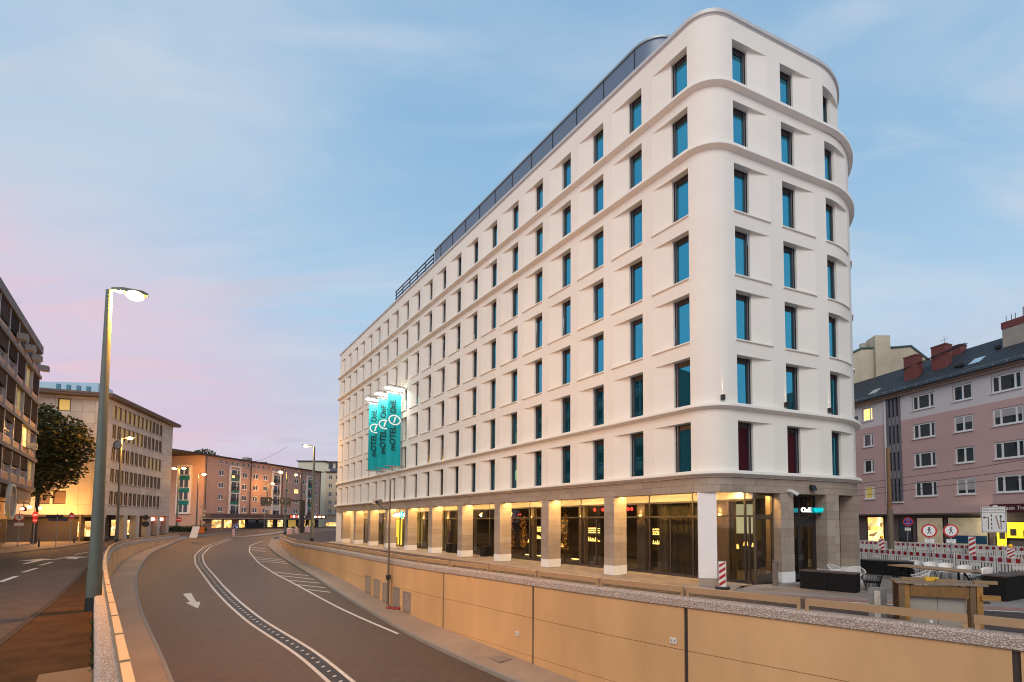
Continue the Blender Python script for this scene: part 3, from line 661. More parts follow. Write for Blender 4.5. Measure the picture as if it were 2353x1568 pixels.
patch=mat('road patch',(.050,.043,.039),.6,ns=2,na=.2,bump=.4,bs=70); seam=mat('tar seam',(.022,.02,.02),.45)
def across(Y,f0,f1,wd,m):
    a=kl(Y)*(1-f0)+kr(Y)*f0; b=kl(Y)*(1-f1)+kr(Y)*f1; dx=.75; 
    P=lambda f,o:(kl(Y)*(1-f)+kr(Y)*f,Y)
    p0=Vector(P(f0,0));p1=Vector((p0.x+ (f1-f0)*9.5*.75,p0.y+(f1-f0)*9.5*.66)); n=6
    RM(ribbon([(p0.x+(p1.x-p0.x)*i/n,p0.y+(p1.y-p0.y)*i/n) for i in range(n+1)],wd,m,.003))
for Y,f0,f1,wd,m_ in ((25.0,.02,.42,.05,seam),(31.5,.02,.40,.035,seam),(46,.5,.8,.05,seam),(36.5,.05,.3,.03,seam),(42,.55,.9,.04,seam),(34,.6,.95,.04,seam)): across(Y,f0,f1,wd,m_)

# edges closing the step between the ramp's end and the ground
for xe in (wl(86)-.252,wr(86)+.252):
    mb=strip(lambda Y:xe,lambda Y:xe,lambda Y:road_z(Y)-.5,lambda Y:zg(Y)+GZ+.002,[84+i for i in range(20)]); mb.f=[(i*2,i*2+1,i*2+3,i*2+2) for i in range(19)]; mb.mi=[0]*19
    link('ramp_edge',mb.mesh('ramp_edge',kerbm),kind='structure')
# ------------------------------------------------------------------ neighbouring buildings (local frame: x along the front, y inwards, z up)
def facade(mb,x0,x1,z0,z1,ops,m=None,depth=.15,y=0):
    xs=sorted({x0,x1}|{round(v,4) for o in ops for v in o[:2]}); zs=sorted({z0,z1}|{round(v,4) for o in ops for v in o[2:4]})
    xs=[x for x in xs if x0<=x<=x1]; zs=[z for z in zs if z0<=z<=z1]
    for i in range(len(xs)-1):
        for j in range(len(zs)-1):
            cx=(xs[i]+xs[i+1])/2; cz=(zs[j]+zs[j+1])/2
            if any(o[0]<cx<o[1] and o[2]<cz<o[3] for o in ops): continue
            mb.poly([(xs[i],y,zs[j]),(xs[i+1],y,zs[j]),(xs[i+1],y,zs[j+1]),(xs[i],y,zs[j+1])],m)
    for a,b,c,d in ops:
        d_=y+depth
        for q in ([(a,y,c),(a,d_,c),(a,d_,d),(a,y,d)],[(b,y,c),(b,y,d),(b,d_,d),(b,d_,c)],[(a,y,c),(b,y,c),(b,d_,c),(a,d_,c)],[(a,y,d),(a,d_,d),(b,d_,d),(b,y,d)]): mb.poly(q,m)
def window(parent,a,b,c,d,y,fm,pm_,mull=(),fw=.07,sill=None,blind=0,bm=None,lit=None,trans=()):
    fr=MB(); w_=b-a;h=d-c
    fr.box(0,fw,0,.08,0,h); fr.box(w_-fw,w_,0,.08,0,h); fr.box(fw,w_-fw,0,.08,0,fw); fr.box(fw,w_-fw,0,.08,h-fw,h)
    for m_ in mull: fr.box(w_*m_-fw*.6,w_*m_+fw*.6,.004,.08,fw,h-fw)
    for m_ in trans: fr.box(fw,w_-fw,.008,.08,h*m_-fw*.4,h*m_+fw*.4)
    o=part('window',fr,parent,fm); o.location=(a,y,c)
    pn=MB(); pn.poly([(fw,.05,fw),(w_-fw,.05,fw),(w_-fw,.05,h-fw),(fw,.05,h-fw)]); part('pane',pn,o,lit or pm_)
    if sill: s=MB(); s.box(-.08,w_+.08,-y-.09,.02,-.07,-.004); part('sill',s,o,sill)
    if blind>0: s=MB(); s.box(fw,w_-fw,.01,.035,h*(1-blind),h-.01); part('blind',s,o,bm)
    return o
white_frame=mat('white window frame',(.70,.68,.66),.5); dark_pane=mat('dark pane',(.045,.05,.055),.04,.35,spec=.9)
lit_pane=mat('lit pane',(1,.7,.3),.4,emit=(1,.60,.14),es=1.6,ns=2.0,na=.35); dim_pane=mat('dim lit pane',(.5,.35,.1),.3,emit=(1,.62,.12),es=.32)
yel_pane=mat('yellow curtain pane',(.45,.36,.10),.25,.1,emit=(1,.75,.2),es=.12)
# 1. dark office block, far left
ob=thing('office_block','dark office block with brown blinds and window air conditioners at the left edge','building',(-66.3,57,0),math.atan2(.739,-.674))
slabm=mat('weathered concrete band',(.14,.125,.13),.8,ns=2.5,na=.2,dirt=.2); span=mat('salmon spandrel',(.33,.185,.12),.6,ns=1,na=.05); alu=mat('aluminium strip',(.45,.42,.42),.4,.4)
blindm=mat('brown blind',(.016,.009,.009),.85,ns=1.2,na=.2,stretch=(1,1,6),spec=.08); blind2=mat('grey brown blind',(.045,.03,.028),.85,ns=1.2,na=.2,stretch=(1,1,6),spec=.08); acm=mat('air conditioner casing',(.42,.38,.33),.5)
mb=MB(); mb.box(-46,-.02,.25,14,6.85,23.9); part('body',mb,ob,mat('dark wall',(.06,.05,.048),.8))
fz=[6.95,10.4,13.8,17.2,20.5,23.75]
acs={(4,1):1,(4,2):1,(4,3):1,(1,1):1,(2,2):1}
for i,z in enumerate(fz):
    mb=MB(); mb.box(-46,.12,-.28,.3,z-.38 if i<5 else z-.55,z if i<5 else z+.35); part('concrete_band',mb,ob,slabm)
rs=random.Random(3)
for k in range(11):
    x1=-.15-k*4.2; x0=x1-4.2
    for i in range(5):
        z=fz[i]; zt=fz[i+1]-.38
        mb=MB(); mb.box(x1-.07,x1+.07,-.14,.25,z+.004,zt-.004); part('mullion',mb,ob,alu)
        mb=MB(); mb.box(x0+.09,x1-.09,-.02,.24,z+.01,z+.8); part('spandrel_panel',mb,ob,span)
        lit=None
        if (k,i)in((1,1),): lit=lit_pane
        elif (k,i) in((1,3),(0,0),(2,2)): lit=yel_pane
        window(ob,x0+.09,x1-.09,z+.82,zt-.02,.06,alu,pane_in,mull=(.5,),trans=(.32,),fw=.08,lit=lit)
        r_=rs.random()
        if lit is None and not(k==0 and i in(4,1)) :
            bl=MB(); h=zt-z-.9; fr_=rs.choice((.6,.62,.98,.66,.99)) if (k,i)!=(3,1) else .3
            bl.box(x0+.12,x1-.12,-.10,-.07,zt-.02-h*fr_,zt-.02); part('blind',bl,ob,blindm if rs.random()<.6 else blind2)
        if (i,k) in ((4,1),(4,2),(4,3),(1,1),(4,0)):
            o=link('air_conditioner',None,ob); o.location=(x1-.5 if k else .25,-.45,z+.75)
            mb=MB(); mb.box(-.45,.45,-.35,.35,0,.62); mb2=MB(); mb2.box(-.38,.38,-.37,-.352,.08,.56)
            o2=part('air_conditioner',mb,ob,acm); o2.location=o.location; bpy.data.objects.remove(o); part('grille',mb2,o2,dark_metal)
mb=MB(); mb.box(-46,-.1,.02,.24,5.3,6.55); mb.box(-46,-3,2.2,8,0,6.55); mb.box(-3,-.1,2.0,8,0,6.55); part('lower_wall',mb,ob,mat('brown lower wall',(.16,.12,.095),.7,ns=1,na=.1))
mb=MB(); mb.box(-46,.1,-.25,8,6.56,6.575); part('soffit',mb,ob,mat('red brown soffit',(.18,.05,.03),.7))
for k in range(6):
    x1=-1.2-k*6; mb=MB(); mb.box(x1-4.6,x1,1.6,1.9,.35,3.6); f_=part('shop_front',mb,ob,mat('shop surround',(.22,.15,.07),.6))
    mb=MB(); mb.poly([(x1-4.4,1.59,.6),(x1-.2,1.59,.6),(x1-.2,1.59,3.2),(x1-4.4,1.59,3.2)]); part('shop_window',mb,f_,shop_glow if k in(1,2) else dark_pane)
# round ring sign on the corner of the office block
rg=thing('ring_sign','big round white edged sign hanging on the dark office block','sign',(0,0,0))
mb=MB()
p=Vector((-64.1,53.0,0)); c_=Vector((-66.3,57,0))+Vector((-.674,.739,0))*-14.2+Vector((.739,.674,0))*.45
n=28; secs=[]
for i in range(n+1):
    a=2*math.pi*i/n; o_=Vector((-.674,.739,0)); up=Vector((0,0,1)); r0,r1=1.55,1.75
    d=o_*math.cos(a)+up*math.sin(a); th=Vector((.739,.674,0))*.13
    secs.append([d*r0-th,d*r1-th,d*r1+th,d*r0+th])
mb.sweep(secs,None,True,False); rg.location=(c_.x,c_.y,4.9); part('rim',mb,rg,mat('cream rim',(.66,.56,.42),.5))
mb=MB(); mb.poly([Vector((-.674,.739,0))*1.56*math.cos(2*math.pi*i/n)+Vector((0,0,1))*1.56*math.sin(2*math.pi*i/n) for i in range(n)]); part('disc',mb,rg,mat('grey sign disc',(.16,.14,.13),.5))
mb=MB(); mb.tube([(-.1*.739,-.1*.674,0),(-2.0*.739,-2.0*.674,0)],.05,6); part('bracket',mb,rg,dark_metal)
# 2. stone office building behind the tree
sb=thing('stone_building','stone clad five storey office building with flat overhanging roof behind the tree','building',(-72.9,72.0,0),math.atan2(.92,-.39))
pan=[mat('stone cladding',(.45,.40,.35),.7,ns=1.5,na=.08,dirt=.06),mat('stone cladding dark',(.42,.37,.32),.7,ns=1.5,na=.08,dirt=.06),mat('stone cladding light',(.48,.43,.375),.7,ns=1.5,na=.08)]
sjoint=mat('cladding joint',(.12,.095,.075),.9)
rows=[(5.52,7.6),(9.0,11.1),(12.4,14.5),(15.85,18.0),(19.0,21.0)]
L2=24.3
ops=[]
for c,d in rows:
    for k in range(12):
        x=1.62+k*1.515; ops.append((x,x+1.15,c,d))
mb=MB(); facade(mb,0,L2,3.95,21.7,ops,None,.3,.06); part('right_wall',mb,sb,sjoint)
def panels(x0,x1,z0,z1,step,parent,y0=0,th=.055,axis='x',xoff=0):
    n=max(1,round((x1-x0)/step)); w_=(x1-x0)/n
    for i in range(n):
        mb=MB(); e=random.uniform(-.004,.004); mb.box(x0+i*w_+.014,x0+(i+1)*w_-.014,y0+e,y0+th,z0+.014,z1-.014); part('stone_panel',mb,parent,pan[random.randrange(3)])
zb=[3.95,5.42,9.0-.1,12.3,15.75,18.9]
for i,(c,d) in enumerate(rows):
    lo=3.95 if i==0 else rows[i-1][1]
    panels(1.55,19.95,lo,c,2.05,sb)
    hh=[lo,(lo+c)/2,c,(c+d)/2,d]
    for q in range(4):
        panels(0.02,1.55,hh[q],hh[q+1],1.6,sb); panels(19.95,L2,hh[q],hh[q+1],2.2,sb)
    for k in range(12):
        x=1.62+k*1.515
        lit=yel_pane if (i==4 and k<9) or (i==3 and k in(2,3,4,5,6)) or (i==2 and k>7) else None
        window(sb,x+.03,x+1.12,c+.05,d-.03,.22,mat('cream window frame',(.46,.40,.30),.5),pane_in,fw=.06,lit=lit)
    for k in range(13):
        x=1.62+k*1.515-.36 if k else 1.55
        mb=MB(); mb.box(x,x+.30 if k else x+.07,-.03,.05,c-.04,d+.04); part('pier',mb,sb,pan[2])
    mb=MB(); mb.box(1.5,20.0,-.14,.05,c-.12,c-.045); part('sill',mb,sb,pan[2])
panels(0.02,L2,21.0,21.7,2.2,sb)
mb=MB(); mb.box(-.9,L2+.9,-.9,14,21.75,22.0); mb.box(-1.0,L2+1.0,-1.0,14,22.0,22.3); part('roof',mb,sb,mat('brown roof edge',(.14,.095,.075),.7))
mb=MB(); mb.box(17,19.5,1,4,22.3,23.3); part('roof_box',mb,sb,dark_metal)
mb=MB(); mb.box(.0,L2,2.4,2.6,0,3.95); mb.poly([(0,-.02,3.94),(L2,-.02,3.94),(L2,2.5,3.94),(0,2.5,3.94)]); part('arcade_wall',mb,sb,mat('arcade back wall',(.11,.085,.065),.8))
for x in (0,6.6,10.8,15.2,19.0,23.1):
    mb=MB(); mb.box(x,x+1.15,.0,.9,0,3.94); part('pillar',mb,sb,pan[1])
for x,w_,lm in ((1.6,4.2,shop_glow),(8.2,2.3,shop_glow),(12.3,2.5,shop_glow)):
    mb=MB(); mb.box(x-.1,x+w_+.1,2.25,2.39,.5,3.3); f_=part('shop_front',mb,sb,dark_metal); mb=MB(); mb.poly([(x,2.24,.6),(x+w_,2.24,.6),(x+w_,2.24,3.2),(x,2.24,3.2)]); part('shop_window',mb,f_,lm)
for x in (16.6,20.4):
    mb=MB(); mb.box(x,x+2.3,.3,.5,3.0,3.8); f_=part('light_box',mb,sb,mat('red light box',(.8,.1,.05),.4,emit=(1,.12,.05),es=1.6)); mb=MB(); mb.box(x+.2,x+1.9,.27,.295,3.15,3.6); part('lit_panel',mb,f_,mat('white light box',(1,.9,.8),.4,emit=(1,.8,.6),es=5))
sl=link('left_wing',None,sb); sl.rotation_euler=(0,0,math.atan2(.31,.95)-math.atan2(.92,-.39))
big=[(-7.8,-6.3,5.55,7.45),(-5.85,-4.45,5.55,7.45),(-5.9,-4.5,19.4,21.2),(-7.8,-6.2,9.0,10.9),(-5.85,-4.45,9.0,10.9),(-9.9,-8.5,5.55,7.45)]
mb=MB(); facade(mb,-16,0,3.95,21.7,big,None,.25,.06); part('left_wall',mb,sl,sjoint)
zz=[3.95,5.5,7.5,9.0,10.95,12.6,14.3,16.0,17.7,19.35,21.25,21.7]
for j in range(11):
    xs=[-16,-14.5,-13,-11.5,-9.95,-8.45,-7.85,-6.2,-5.9,-4.4,-3,-1.5,-.02]
    for i in range(12):
        a,b=xs[i],xs[i+1]
        if any(o[0]<(a+b)/2<o[1] and o[2]<(zz[j]+zz[j+1])/2<o[3] for o in big): continue
        mb=MB(); e=random.uniform(-.004,.004); mb.box(a+.014,b-.014,e,.055,zz[j]+.014,zz[j+1]-.014); part('stone_panel',mb,sl,pan[random.randrange(3)])
bigw=mat('brown blind pane',(.13,.08,.045),.5,ns=1,na=.1)
for i,(a,b,c,d) in enumerate(big):
    o=part('window',(lambda m_: (m_.box(a,b,.16,.26,c,d),m_)[1])(MB()),sl,dark_metal); mb=MB(); mb.poly([(a+.1,.15,c+.08),(b-.08,.15,c+.08),(b-.08,.15,d-.1),(a+.1,.15,d-.1)]); part('pane',mb,o,bigw if i in(0,1,4,5) else dim_pane if i==2 else dark_pane)
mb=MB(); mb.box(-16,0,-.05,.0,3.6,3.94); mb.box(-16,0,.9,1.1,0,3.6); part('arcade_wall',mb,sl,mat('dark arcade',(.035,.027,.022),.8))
for a,b in ((-3.3,-.7),):
    mb=MB(); mb.poly([(a,.88,.7),(b,.88,.7),(b,.88,3.0),(a,.88,3.0)]); part('shop_window',mb,sl,shop_glow)
tealb=mat('turquoise balcony',(.0,.15,.15),.7)
# 3. long pink brown block with turquoise balconies
pkm=mat('pink brown render',(.47,.30,.24),.85,ns=.8,na=.05,dirt=.06)
pb_=thing('apartment_block','long pink brown apartment block with turquoise balcony bays above lit shops','building',(-88.3,110,0),math.atan2(.993,.117))
rows3=[(5.18,6.54),(8.13,9.48),(10.95,12.34),(13.89,15.28)]
wx=[(3.75,5.25),(10.45,12.1),(13.85,15.5),(17.2,18.75),(24.9,27.1),(28.6,30.4),(32.0,33.5),(37.4,38.6)]
wx[4]=(24.9,26.4); 
bays=[(6.9,9.4),(20.4,22.8),(33.9,36.0)]
ops=[(a,b,c,d) for a,b in wx for c,d in rows3]
att=[3.9+1.62*i for i in range(22)]
ops+=[(x,x+.62,16.75,17.75) for x in att]
mb=MB(); facade(mb,0,40,4.2,18.2,ops,None,.16); part('wall',mb,pb_,pkm)
for j,(c,d) in enumerate(rows3):
    for i,(a,b) in enumerate(wx): window(pb_,a+.02,b-.02,c+.02,d-.02,.08,white_frame,dark_pane,mull=(.5,),fw=.13,sill=white_frame,lit=lit_pane if (i,j)==(5,2) else None)
for x in att: window(pb_,x+.02,x+.60,16.77,17.73,.08,white_frame,dark_pane,fw=.1)
for bi,(a,b) in enumerate(bays):
    o=link('balcony_bay',None,pb_)
    mb=MB(); mb.box(a-.35,a-.02,-.3,.02,4.4,16.3); mb.box(b+.02,b+.35,-.3,.02,4.4,16.3); mb.box(a-.35,b+.35,-.3,.02,16.3,16.6); fr=part('balcony_bay',mb,pb_,white_frame); bpy.data.objects.remove(o)
    for c,d in rows3:
        mb=MB(); mb.box(a,b,-.12,-.02,c-1.15,c-.35); part('balcony_panel',mb,fr,tealb if bi!=1 else mat('grey balcony panel',(.16,.16,.16),.6))
        mb=MB(); mb.box(a,b,-.1,-.03,c-.3,d+.3); part('pane',mb,fr,dark_pane)
        mb=MB(); mb.box(a+.0,a+.3,-.14,-.105,c-.3,d+.3); mb.box(b-.75,b-.55,-.14,-.105,c-.3,d+.3); mb.box(a,b,-.14,-.105,d+.3,d+.5); part('frame',mb,fr,white_frame)
        mb=MB()
        for q in range(9): mb.box(a+(b-a)*q/9+.05,a+(b-a)*q/9+.1,-.3,-.27,c-.3,c+.5)
        mb.box(a,b,-.3,-.26,c+.5,c+.56); part('railing',mb,fr,dark_metal)
for x in (.35,13.0,23.9,31.5,39.6): mb=MB(); mb.tube([(x,-.1,4.3),(x,-.1,18.2)],.07,6); part('downpipe',mb,pb_,dark_metal)
mb=MB(); mb.box(-12.3,40.4,-.6,12,18.22,18.5); part('roof',mb,pb_,mat('dark roof edge',(.05,.035,.035),.7))
mb=MB(); mb.box(14,15.5,2,3.5,18.5,19.6); mb.box(20,20.6,2,3.5,18.5,19.2); part('chimney',mb,pb_,mat('grey chimney',(.3,.25,.23),.8))
mb=MB(); mb.box(-.1,40,-2.0,.1,3.75,4.75); part('canopy',mb,pb_,mat('brown canopy',(.10,.06,.055),.6,ns=1,na=.15)); mb=MB(); mb.box(-1.5,40,-2.4,.1,3.5,3.74); part('canopy_edge',mb,pb_,mat('pale canopy edge',(.34,.27,.23),.6))
mb=MB(); mb.box(0,40,.4,.6,0,4.2); part('shop_wall',mb,pb_,mat('dark shop wall',(.06,.045,.04),.7))
for a,b,lm in ((2.6,5.2,shop_glow),(5.9,8.1,shop_glow),(10.2,12.0,shop_glow),(13,15.4,dark_pane),(16.3,18.3,dark_pane),(19.5,21.2,shop_glow),(23,25,shop_glow),(27,30,dim_pane),(31.5,34,shop_glow),(35.5,38,dim_pane)):
    o=part('shop_window',(lambda m_: (m_.box(a-.1,b+.1,.3,.39,1.3,3.4),m_)[1])(MB()),pb_,dark_metal); mb=MB(); mb.poly([(a,.29,1.4),(b,.29,1.4),(b,.29,3.3),(a,.29,3.3)]); part('pane',mb,o,lm)
for a,b in ((24.5,31),(33.5,39.5)):
    mb=MB(); mb.box(a,b,-2.25,-2.02,3.8,4.7); f_=part('shop_sign',mb,pb_,mat('maroon fascia',(.10,.01,.015),.5))
    for k in range(6):
        x=a+(b-a)*(k+.5)/6.5; mb=MB(); mb.box(x-.35,x+.3,-2.3,-2.255,4.0,4.55); part('lit_panel',mb,f_,mat('white light box',(1,.9,.8)) if k%2 else mat('red light box',(1,.1,.1)))
lw=link('left_wing',None,pb_); lw.rotation_euler=(0,0,math.atan2(-.117,.993)-math.atan2(.993,.117))
mb=MB(); facade(mb,-12,-.02,1,18.2,[],None); mb.box(-12,-.3,.2,10,1,18.2); part('wall',mb,lw,pkm)
mb=MB(); mb.box(-6.9,-6.5,-.3,.02,4.9,15.7); mb.box(-3.5,-3.1,-.3,.02,4.9,15.7); mb.box(-6.9,-3.1,-.3,.02,15.7,16); mb.box(-6.9,-3.1,-.3,.02,4.7,4.9); part('balcony_bay',mb,lw,white_frame)
for c in (5.0,7.9,10.75,13.7):
    mb=MB(); mb.box(-6.45,-3.55,-.1,-.02,c,c+1.75); part('pane',mb,lw,dark_pane)
    mb=MB(); mb.box(-5.3,-5.0,-.14,-.11,c,c+1.75); mb.box(-6.4,-6.2,-.14,-.11,c,c+1.75); mb.box(-4.0,-3.7,-.14,-.11,c,c+1.75); mb.box(-6.45,-3.55,-.14,-.11,c-.12,c); part('frame',mb,lw,white_frame)
    if c>6: mb=MB(); mb.box(-6.45,-3.55,-.2,-.03,c-1.12,c-.14); part('balcony_panel',mb,lw,tealb)
# 4. cream block beyond it
cb=thing('cream_block','cream apartment house with dark attic glazing next to the white hotel','building',(-88.0,160.6,0),math.atan2(.06,1.0))
crm=mat('cream render',(.62,.49,.34),.85,ns=.7,na=.04)
ops=[]
for k in range(8):
    for z in (5.6,8.4,11.25,14.1,16.95): ops.append((.9+k*2.25,2.05+k*2.25,z,z+1.5))
mb=MB(); facade(mb,0,26,1,19.4,ops,None,.2); mb.box(0,26,1,12,1,19.4); part('wall',mb,cb,crm)
for o_ in ops: window(cb,o_[0]+.02,o_[1]-.02,o_[2]+.02,o_[3]-.02,.08,white_frame,dark_pane,mull=(.5,),fw=.1,sill=white_frame)
mb=MB(); mb.box(-.6,26,1,12,19.7,22.9); mb.box(-10,-.61,1.5,12,1,23.2); part('attic',mb,cb,mat('pale attic wall',(.66,.62,.48),.8)); mb=MB(); mb.box(-.9,26.5,.2,12,22.9,23.2); mb.box(-10.4,-.62,1,12,23.2,23.5); mb.box(-.3,26.3,-.5,1.0,19.4,19.7); part('roof_edge',mb,cb,dark_metal)
for a,b in ((.3,1.7),(2.6,5.6),(6.5,12)): mb=MB(); mb.box(a,b,.9,.98,20.7,22.6); part('attic_window',mb,cb,dark_pane)
mb=MB(); mb.box(1.2,26,.1,.2,19.71,20.8); part('attic_railing',mb,cb,mat('grey glass rail',(.12,.12,.15),.3))
for a in (.2,2.4,4.6,6.8):
    for z in (2.4,5.0): mb=MB(); mb.raw([(a,-.0,z+.7),(a+2.0,0,z+.7),(a+2.0,-1.0,z+.25),(a,-1.0,z+.25)],[(0,1,2,3)]); part('awning',mb,cb,mat('grey awning',(.4,.38,.36),.8))
mb=MB(); mb.poly([(.4,-.02,1.3),(12,-.02,1.3),(12,-.02,2.6),(.4,-.02,2.6)]); part('shop_window',mb,cb,shop_glow)
# 5. glass tower and rooftops far away
gt=thing('glass_tower','pale blue glass tower top rising above the stone building roof','building',(-330,290,0),R(25))
mb=MB(); mb.box(-10,22,0,20,0,90.5); mb.v[4]=(-10,0,87.5); mb.v[7]=(-10,20,87.5); part('body',mb,gt,mat('pale blue glass',(.42,.58,.66),.3,.3))
for k in range(4):
    for j in range(3): mb=MB(); mb.box(3+k*4.6,4.8+k*4.6,-.4,-.02,74+j*5,77.6+j*5); part('window',mb,gt,mat('teal glass',(.10,.25,.32),.2,.3))
# 6. mauve apartment house on the right
mh=thing('mauve_house','mauve apartment house with pale top storey and dark tiled roof on the right','building',(32.3,47.4,0),math.atan2(-.937,.35))
mauve=mat('mauve render',(.52,.335,.315),.85,ns=.9,na=.04,dirt=.05); pale=mat('pale lilac render',(.60,.545,.54),.85,ns=.9,na=.03)
rowsM=[(5.38,6.85),(8.23,9.7),(11.08,12.55),(13.93,15.4)]
colsM=[(-5.4,-4.1,1),(.18,2.36,3),(4.0,5.64,2),(7.12,9.34,3),(11.1,12.7,2),(14.4,16.6,3)]
opm=[(a,b,c,d) for a,b,_ in colsM for c,d in rowsM]; strip_=(-2.6,-1.02,5.0,15.7)
mb=MB(); facade(mb,-16,18,3.75,13.2,opm+[(strip_[0],strip_[1],5.0,13.2)],None,.2); part('wall',mb,mh,mauve)
mb=MB(); facade(mb,-16,18,13.2,16.0,[o for o in opm if o[2]>13.2]+[(strip_[0],strip_[1],13.2,15.7)],None,.2); part('upper_wall',mb,mh,pale)
gb=mat('grey roller blind',(.36,.33,.32),.7); 
rs=random.Random(5)
for i,(a,b,n_) in enumerate(colsM):
    for j,(c,d) in enumerate(rowsM):
        mu=(.5,) if n_==2 else ((.27,.78) if n_==3 else (.72,))
        bl={(2,0):.72,(2,2):.45,(3,2):.5,(3,3):.06,(2,3):.06,(1,2):.0}.get((i,j),0.05 if i in(2,3) else 0)
        window(mh,a+.02,b-.02,c+.02,d-.02,.06,white_frame,dark_pane,mull=mu,fw=.12,sill=white_frame,blind=bl,bm=gb,lit=lit_pane if (i,j) in((0,3),) else (yel_pane if (i,j)==(0,0) else None))
mb=MB(); mb.box(strip_[0],strip_[1],.16,.3,5.0,15.7); st=part('stair_glazing',mb,mh,dark_pane)
for k in range(4): x=strip_[0]+.2+k*.42; mb=MB(); mb.box(x-.09,x+.09,-.1,.15,5.0,15.7); part('fin',mb,st,mat('grey fin',(.13,.125,.15),.5))
for z in (7.3,10.1,12.9): mb=MB(); mb.box(strip_[0]+.02,strip_[1]-.02,-.0,.14,z,z+.85); part('panel',mb,st,mat('pale stair panel',(.42,.36,.34),.7))
mb=MB(); mb.box(strip_[0]-.16,strip_[0]-.01,-.12,.05,5.0,15.75); mb.box(strip_[0]-.16,strip_[1]+.05,-.12,.05,4.85,4.99); part('frame',mb,st,white_frame)
mb=MB(); mb.box(-16,18,-.45,.1,15.95,16.1); mb.box(-16,18,-.3,.1,15.72,15.94); part('cornice',mb,mh,mat('brown cornice',(.30,.21,.165),.7))
tile=mat('dark roof tile',(.028,.032,.038),.6,ns=3,na=.2)
roof=MB(); nr=16
for k in range(nr):      # courses of tiles as steps
    y0=-.55+k*6.3/nr; y1=-.55+(k+1)*6.3/nr; z0_=16.1+k*4.3/nr; z1_=16.1+(k+1)*4.3/nr
    roof.poly([(-16,y0,z0_+.05),(18,y0,z0_+.05),(18,y1,z1_+.0),(-16,y1,z1_+.0)]); roof.poly([(-16,y0,z0_),(18,y0,z0_),(18,y0,z0_+.05),(-16,y0,z0_+.05)])
roof.poly([(-16,5.75,20.4),(18,5.75,20.4),(18,12,16),(-16,12,16)]); roof.poly([(18,-.5,16.1),(18,12,16),(18,5.75,20.4)]); rf=part('roof',roof,mh,tile)
mb=MB(); mb.tube([(-16,-.6,16.15),(18,-.6,16.15)],.085,6); part('gutter',mb,rf,mat('dark gutter',(.06,.07,.08),.4,.4))
for k in range(24): x=-9+k*1.1; mb=MB(); mb.box(x-.02,x+.02,-.42,-.38,16.2,16.5); part('snow_guard',mb,rf,galv)
mb=MB(); mb.tube([(-16,-.4,16.48),(18,-.4,16.48)],.018,5); part('snow_rail',mb,rf,galv)
brick=mat('red brown chimney brick',(.17,.045,.04),.8,ns=9,na=.25,bump=.3,bs=30)
for x,y,zz,wd in ((-1.1,2.2,20.05,1.3),(1.37,2.8,20.4,1.35),(1.37,5.3,20.7,1.05)):
    mb=MB(); mb.box(x-wd/2,x+wd/2,y-.5,y+.5,16.5,zz); ch=part('chimney',mb,rf,brick); mb=MB(); mb.box(x-wd/2-.04,x+wd/2+.04,y-.54,y+.54,zz+.002,zz+.12); part('chimney_cap',mb,ch,brick)
mb=MB(); mb.box(6.5,10.4,3.0,4.8,17,20.25); ch=part('chimney',mb,rf,mat('grey cement chimney',(.33,.29,.24),.85,ns=1.5,na=.15)); mb=MB(); mb.box(6.45,10.45,2.95,4.85,20.25,20.85); part('chimney_cap',mb,ch,brick); mb=MB(); mb.tube([(7.9,3.8,20.85),(7.9,3.8,21.9)],.2,12); mb.tube([(8.6,4.0,20.85),(8.6,4.0,21.9)],.2,12); part('flue',mb,ch,steel)
for x in (6.8,7.2,7.5): mb=MB(); mb.tube([(x,3.1,20.85),(x,3.1,21.4)],.025,5); part('flue_rail',mb,ch,dark_metal)
mb=MB(); mb.tube([(-1.9,1.6,18.9),(3.8,2.4,19.9)],.05,5); mb.tube([(-1.9,1.9,18.9),(3.8,2.7,19.9)],.05,5); part('roof_walkway',mb,rf,dark_metal)
mb=MB(); mb.tube([(.6,4.5,19.6),(.6,4.5,22.0)],.02,5); mb.tube([(.2,4.5,21.6),(1.0,4.5,21.7)],.015,5); mb.tube([(.2,4.5,21.2),(1.0,4.5,21.3)],.015,5); part('aerial',mb,rf,dark_metal)
for x,y,z in ((5.2,1.6,17.62),(-4.6,1.0,17.2)):
    mb=MB(); mb.box(-.45,.45,-.6,.6,0,.08); o=part('skylight',mb,rf,mat('sky glass',(.5,.6,.65),.1,.6)); o.location=(x,y,z); o.rotation_euler=(R(34),0,0)
for x,y,z in ((3.6,1.4,17.5),(4.1,1.2,17.4),(6.1,3.0,18.65),(7.0,4.2,19.4)): mb=MB(); mb.box(-.2,.2,-.15,.15,0,.22); o=part('roof_vent',mb,rf,dark_metal); o.location=(x,y,z)
# shop level
mb=MB(); mb.box(-16,18,.25,.5,0,3.75); mb.box(-16,18,-.35,.3,3.62,3.76); part('shop_wall',mb,mh,mat('grey brown shop wall',(.13,.10,.09),.7))
def shopwin(a,b,z0,z1,m_):
    mb=MB(); mb.box(a-.08,b+.08,.14,.24,z0-.08,z1+.08); o=part('shop_window',mb,mh,dark_metal); mb=MB(); mb.poly([(a,.13,z0),(b,.13,z0),(b,.13,z1),(a,.13,z1)]); part('pane',mb,o,m_); return o
shopwin(-5.2,-3.4,.6,3.4,shop_glow)
shopwin(-1.6,-.4,.2,3.0,dark_pane)
shopwin(.2,2.6,.6,3.3,mat('shop interior',(.40,.34,.25),.3,emit=(1,.8,.5),es=.12,ns=.8,na=.4)); shopwin(3.1,6.3,.6,3.3,'shop interior')
mb=MB(); mb.box(3.15,6.25,.10,.125,1.0,1.7); part('blue_strip',mb,mh,mat('navy strip',(.01,.06,.12),.4))
yel=mat('yellow shop panel',(1,.8,.05),.4,emit=(1,.66,.02),es=1.1)
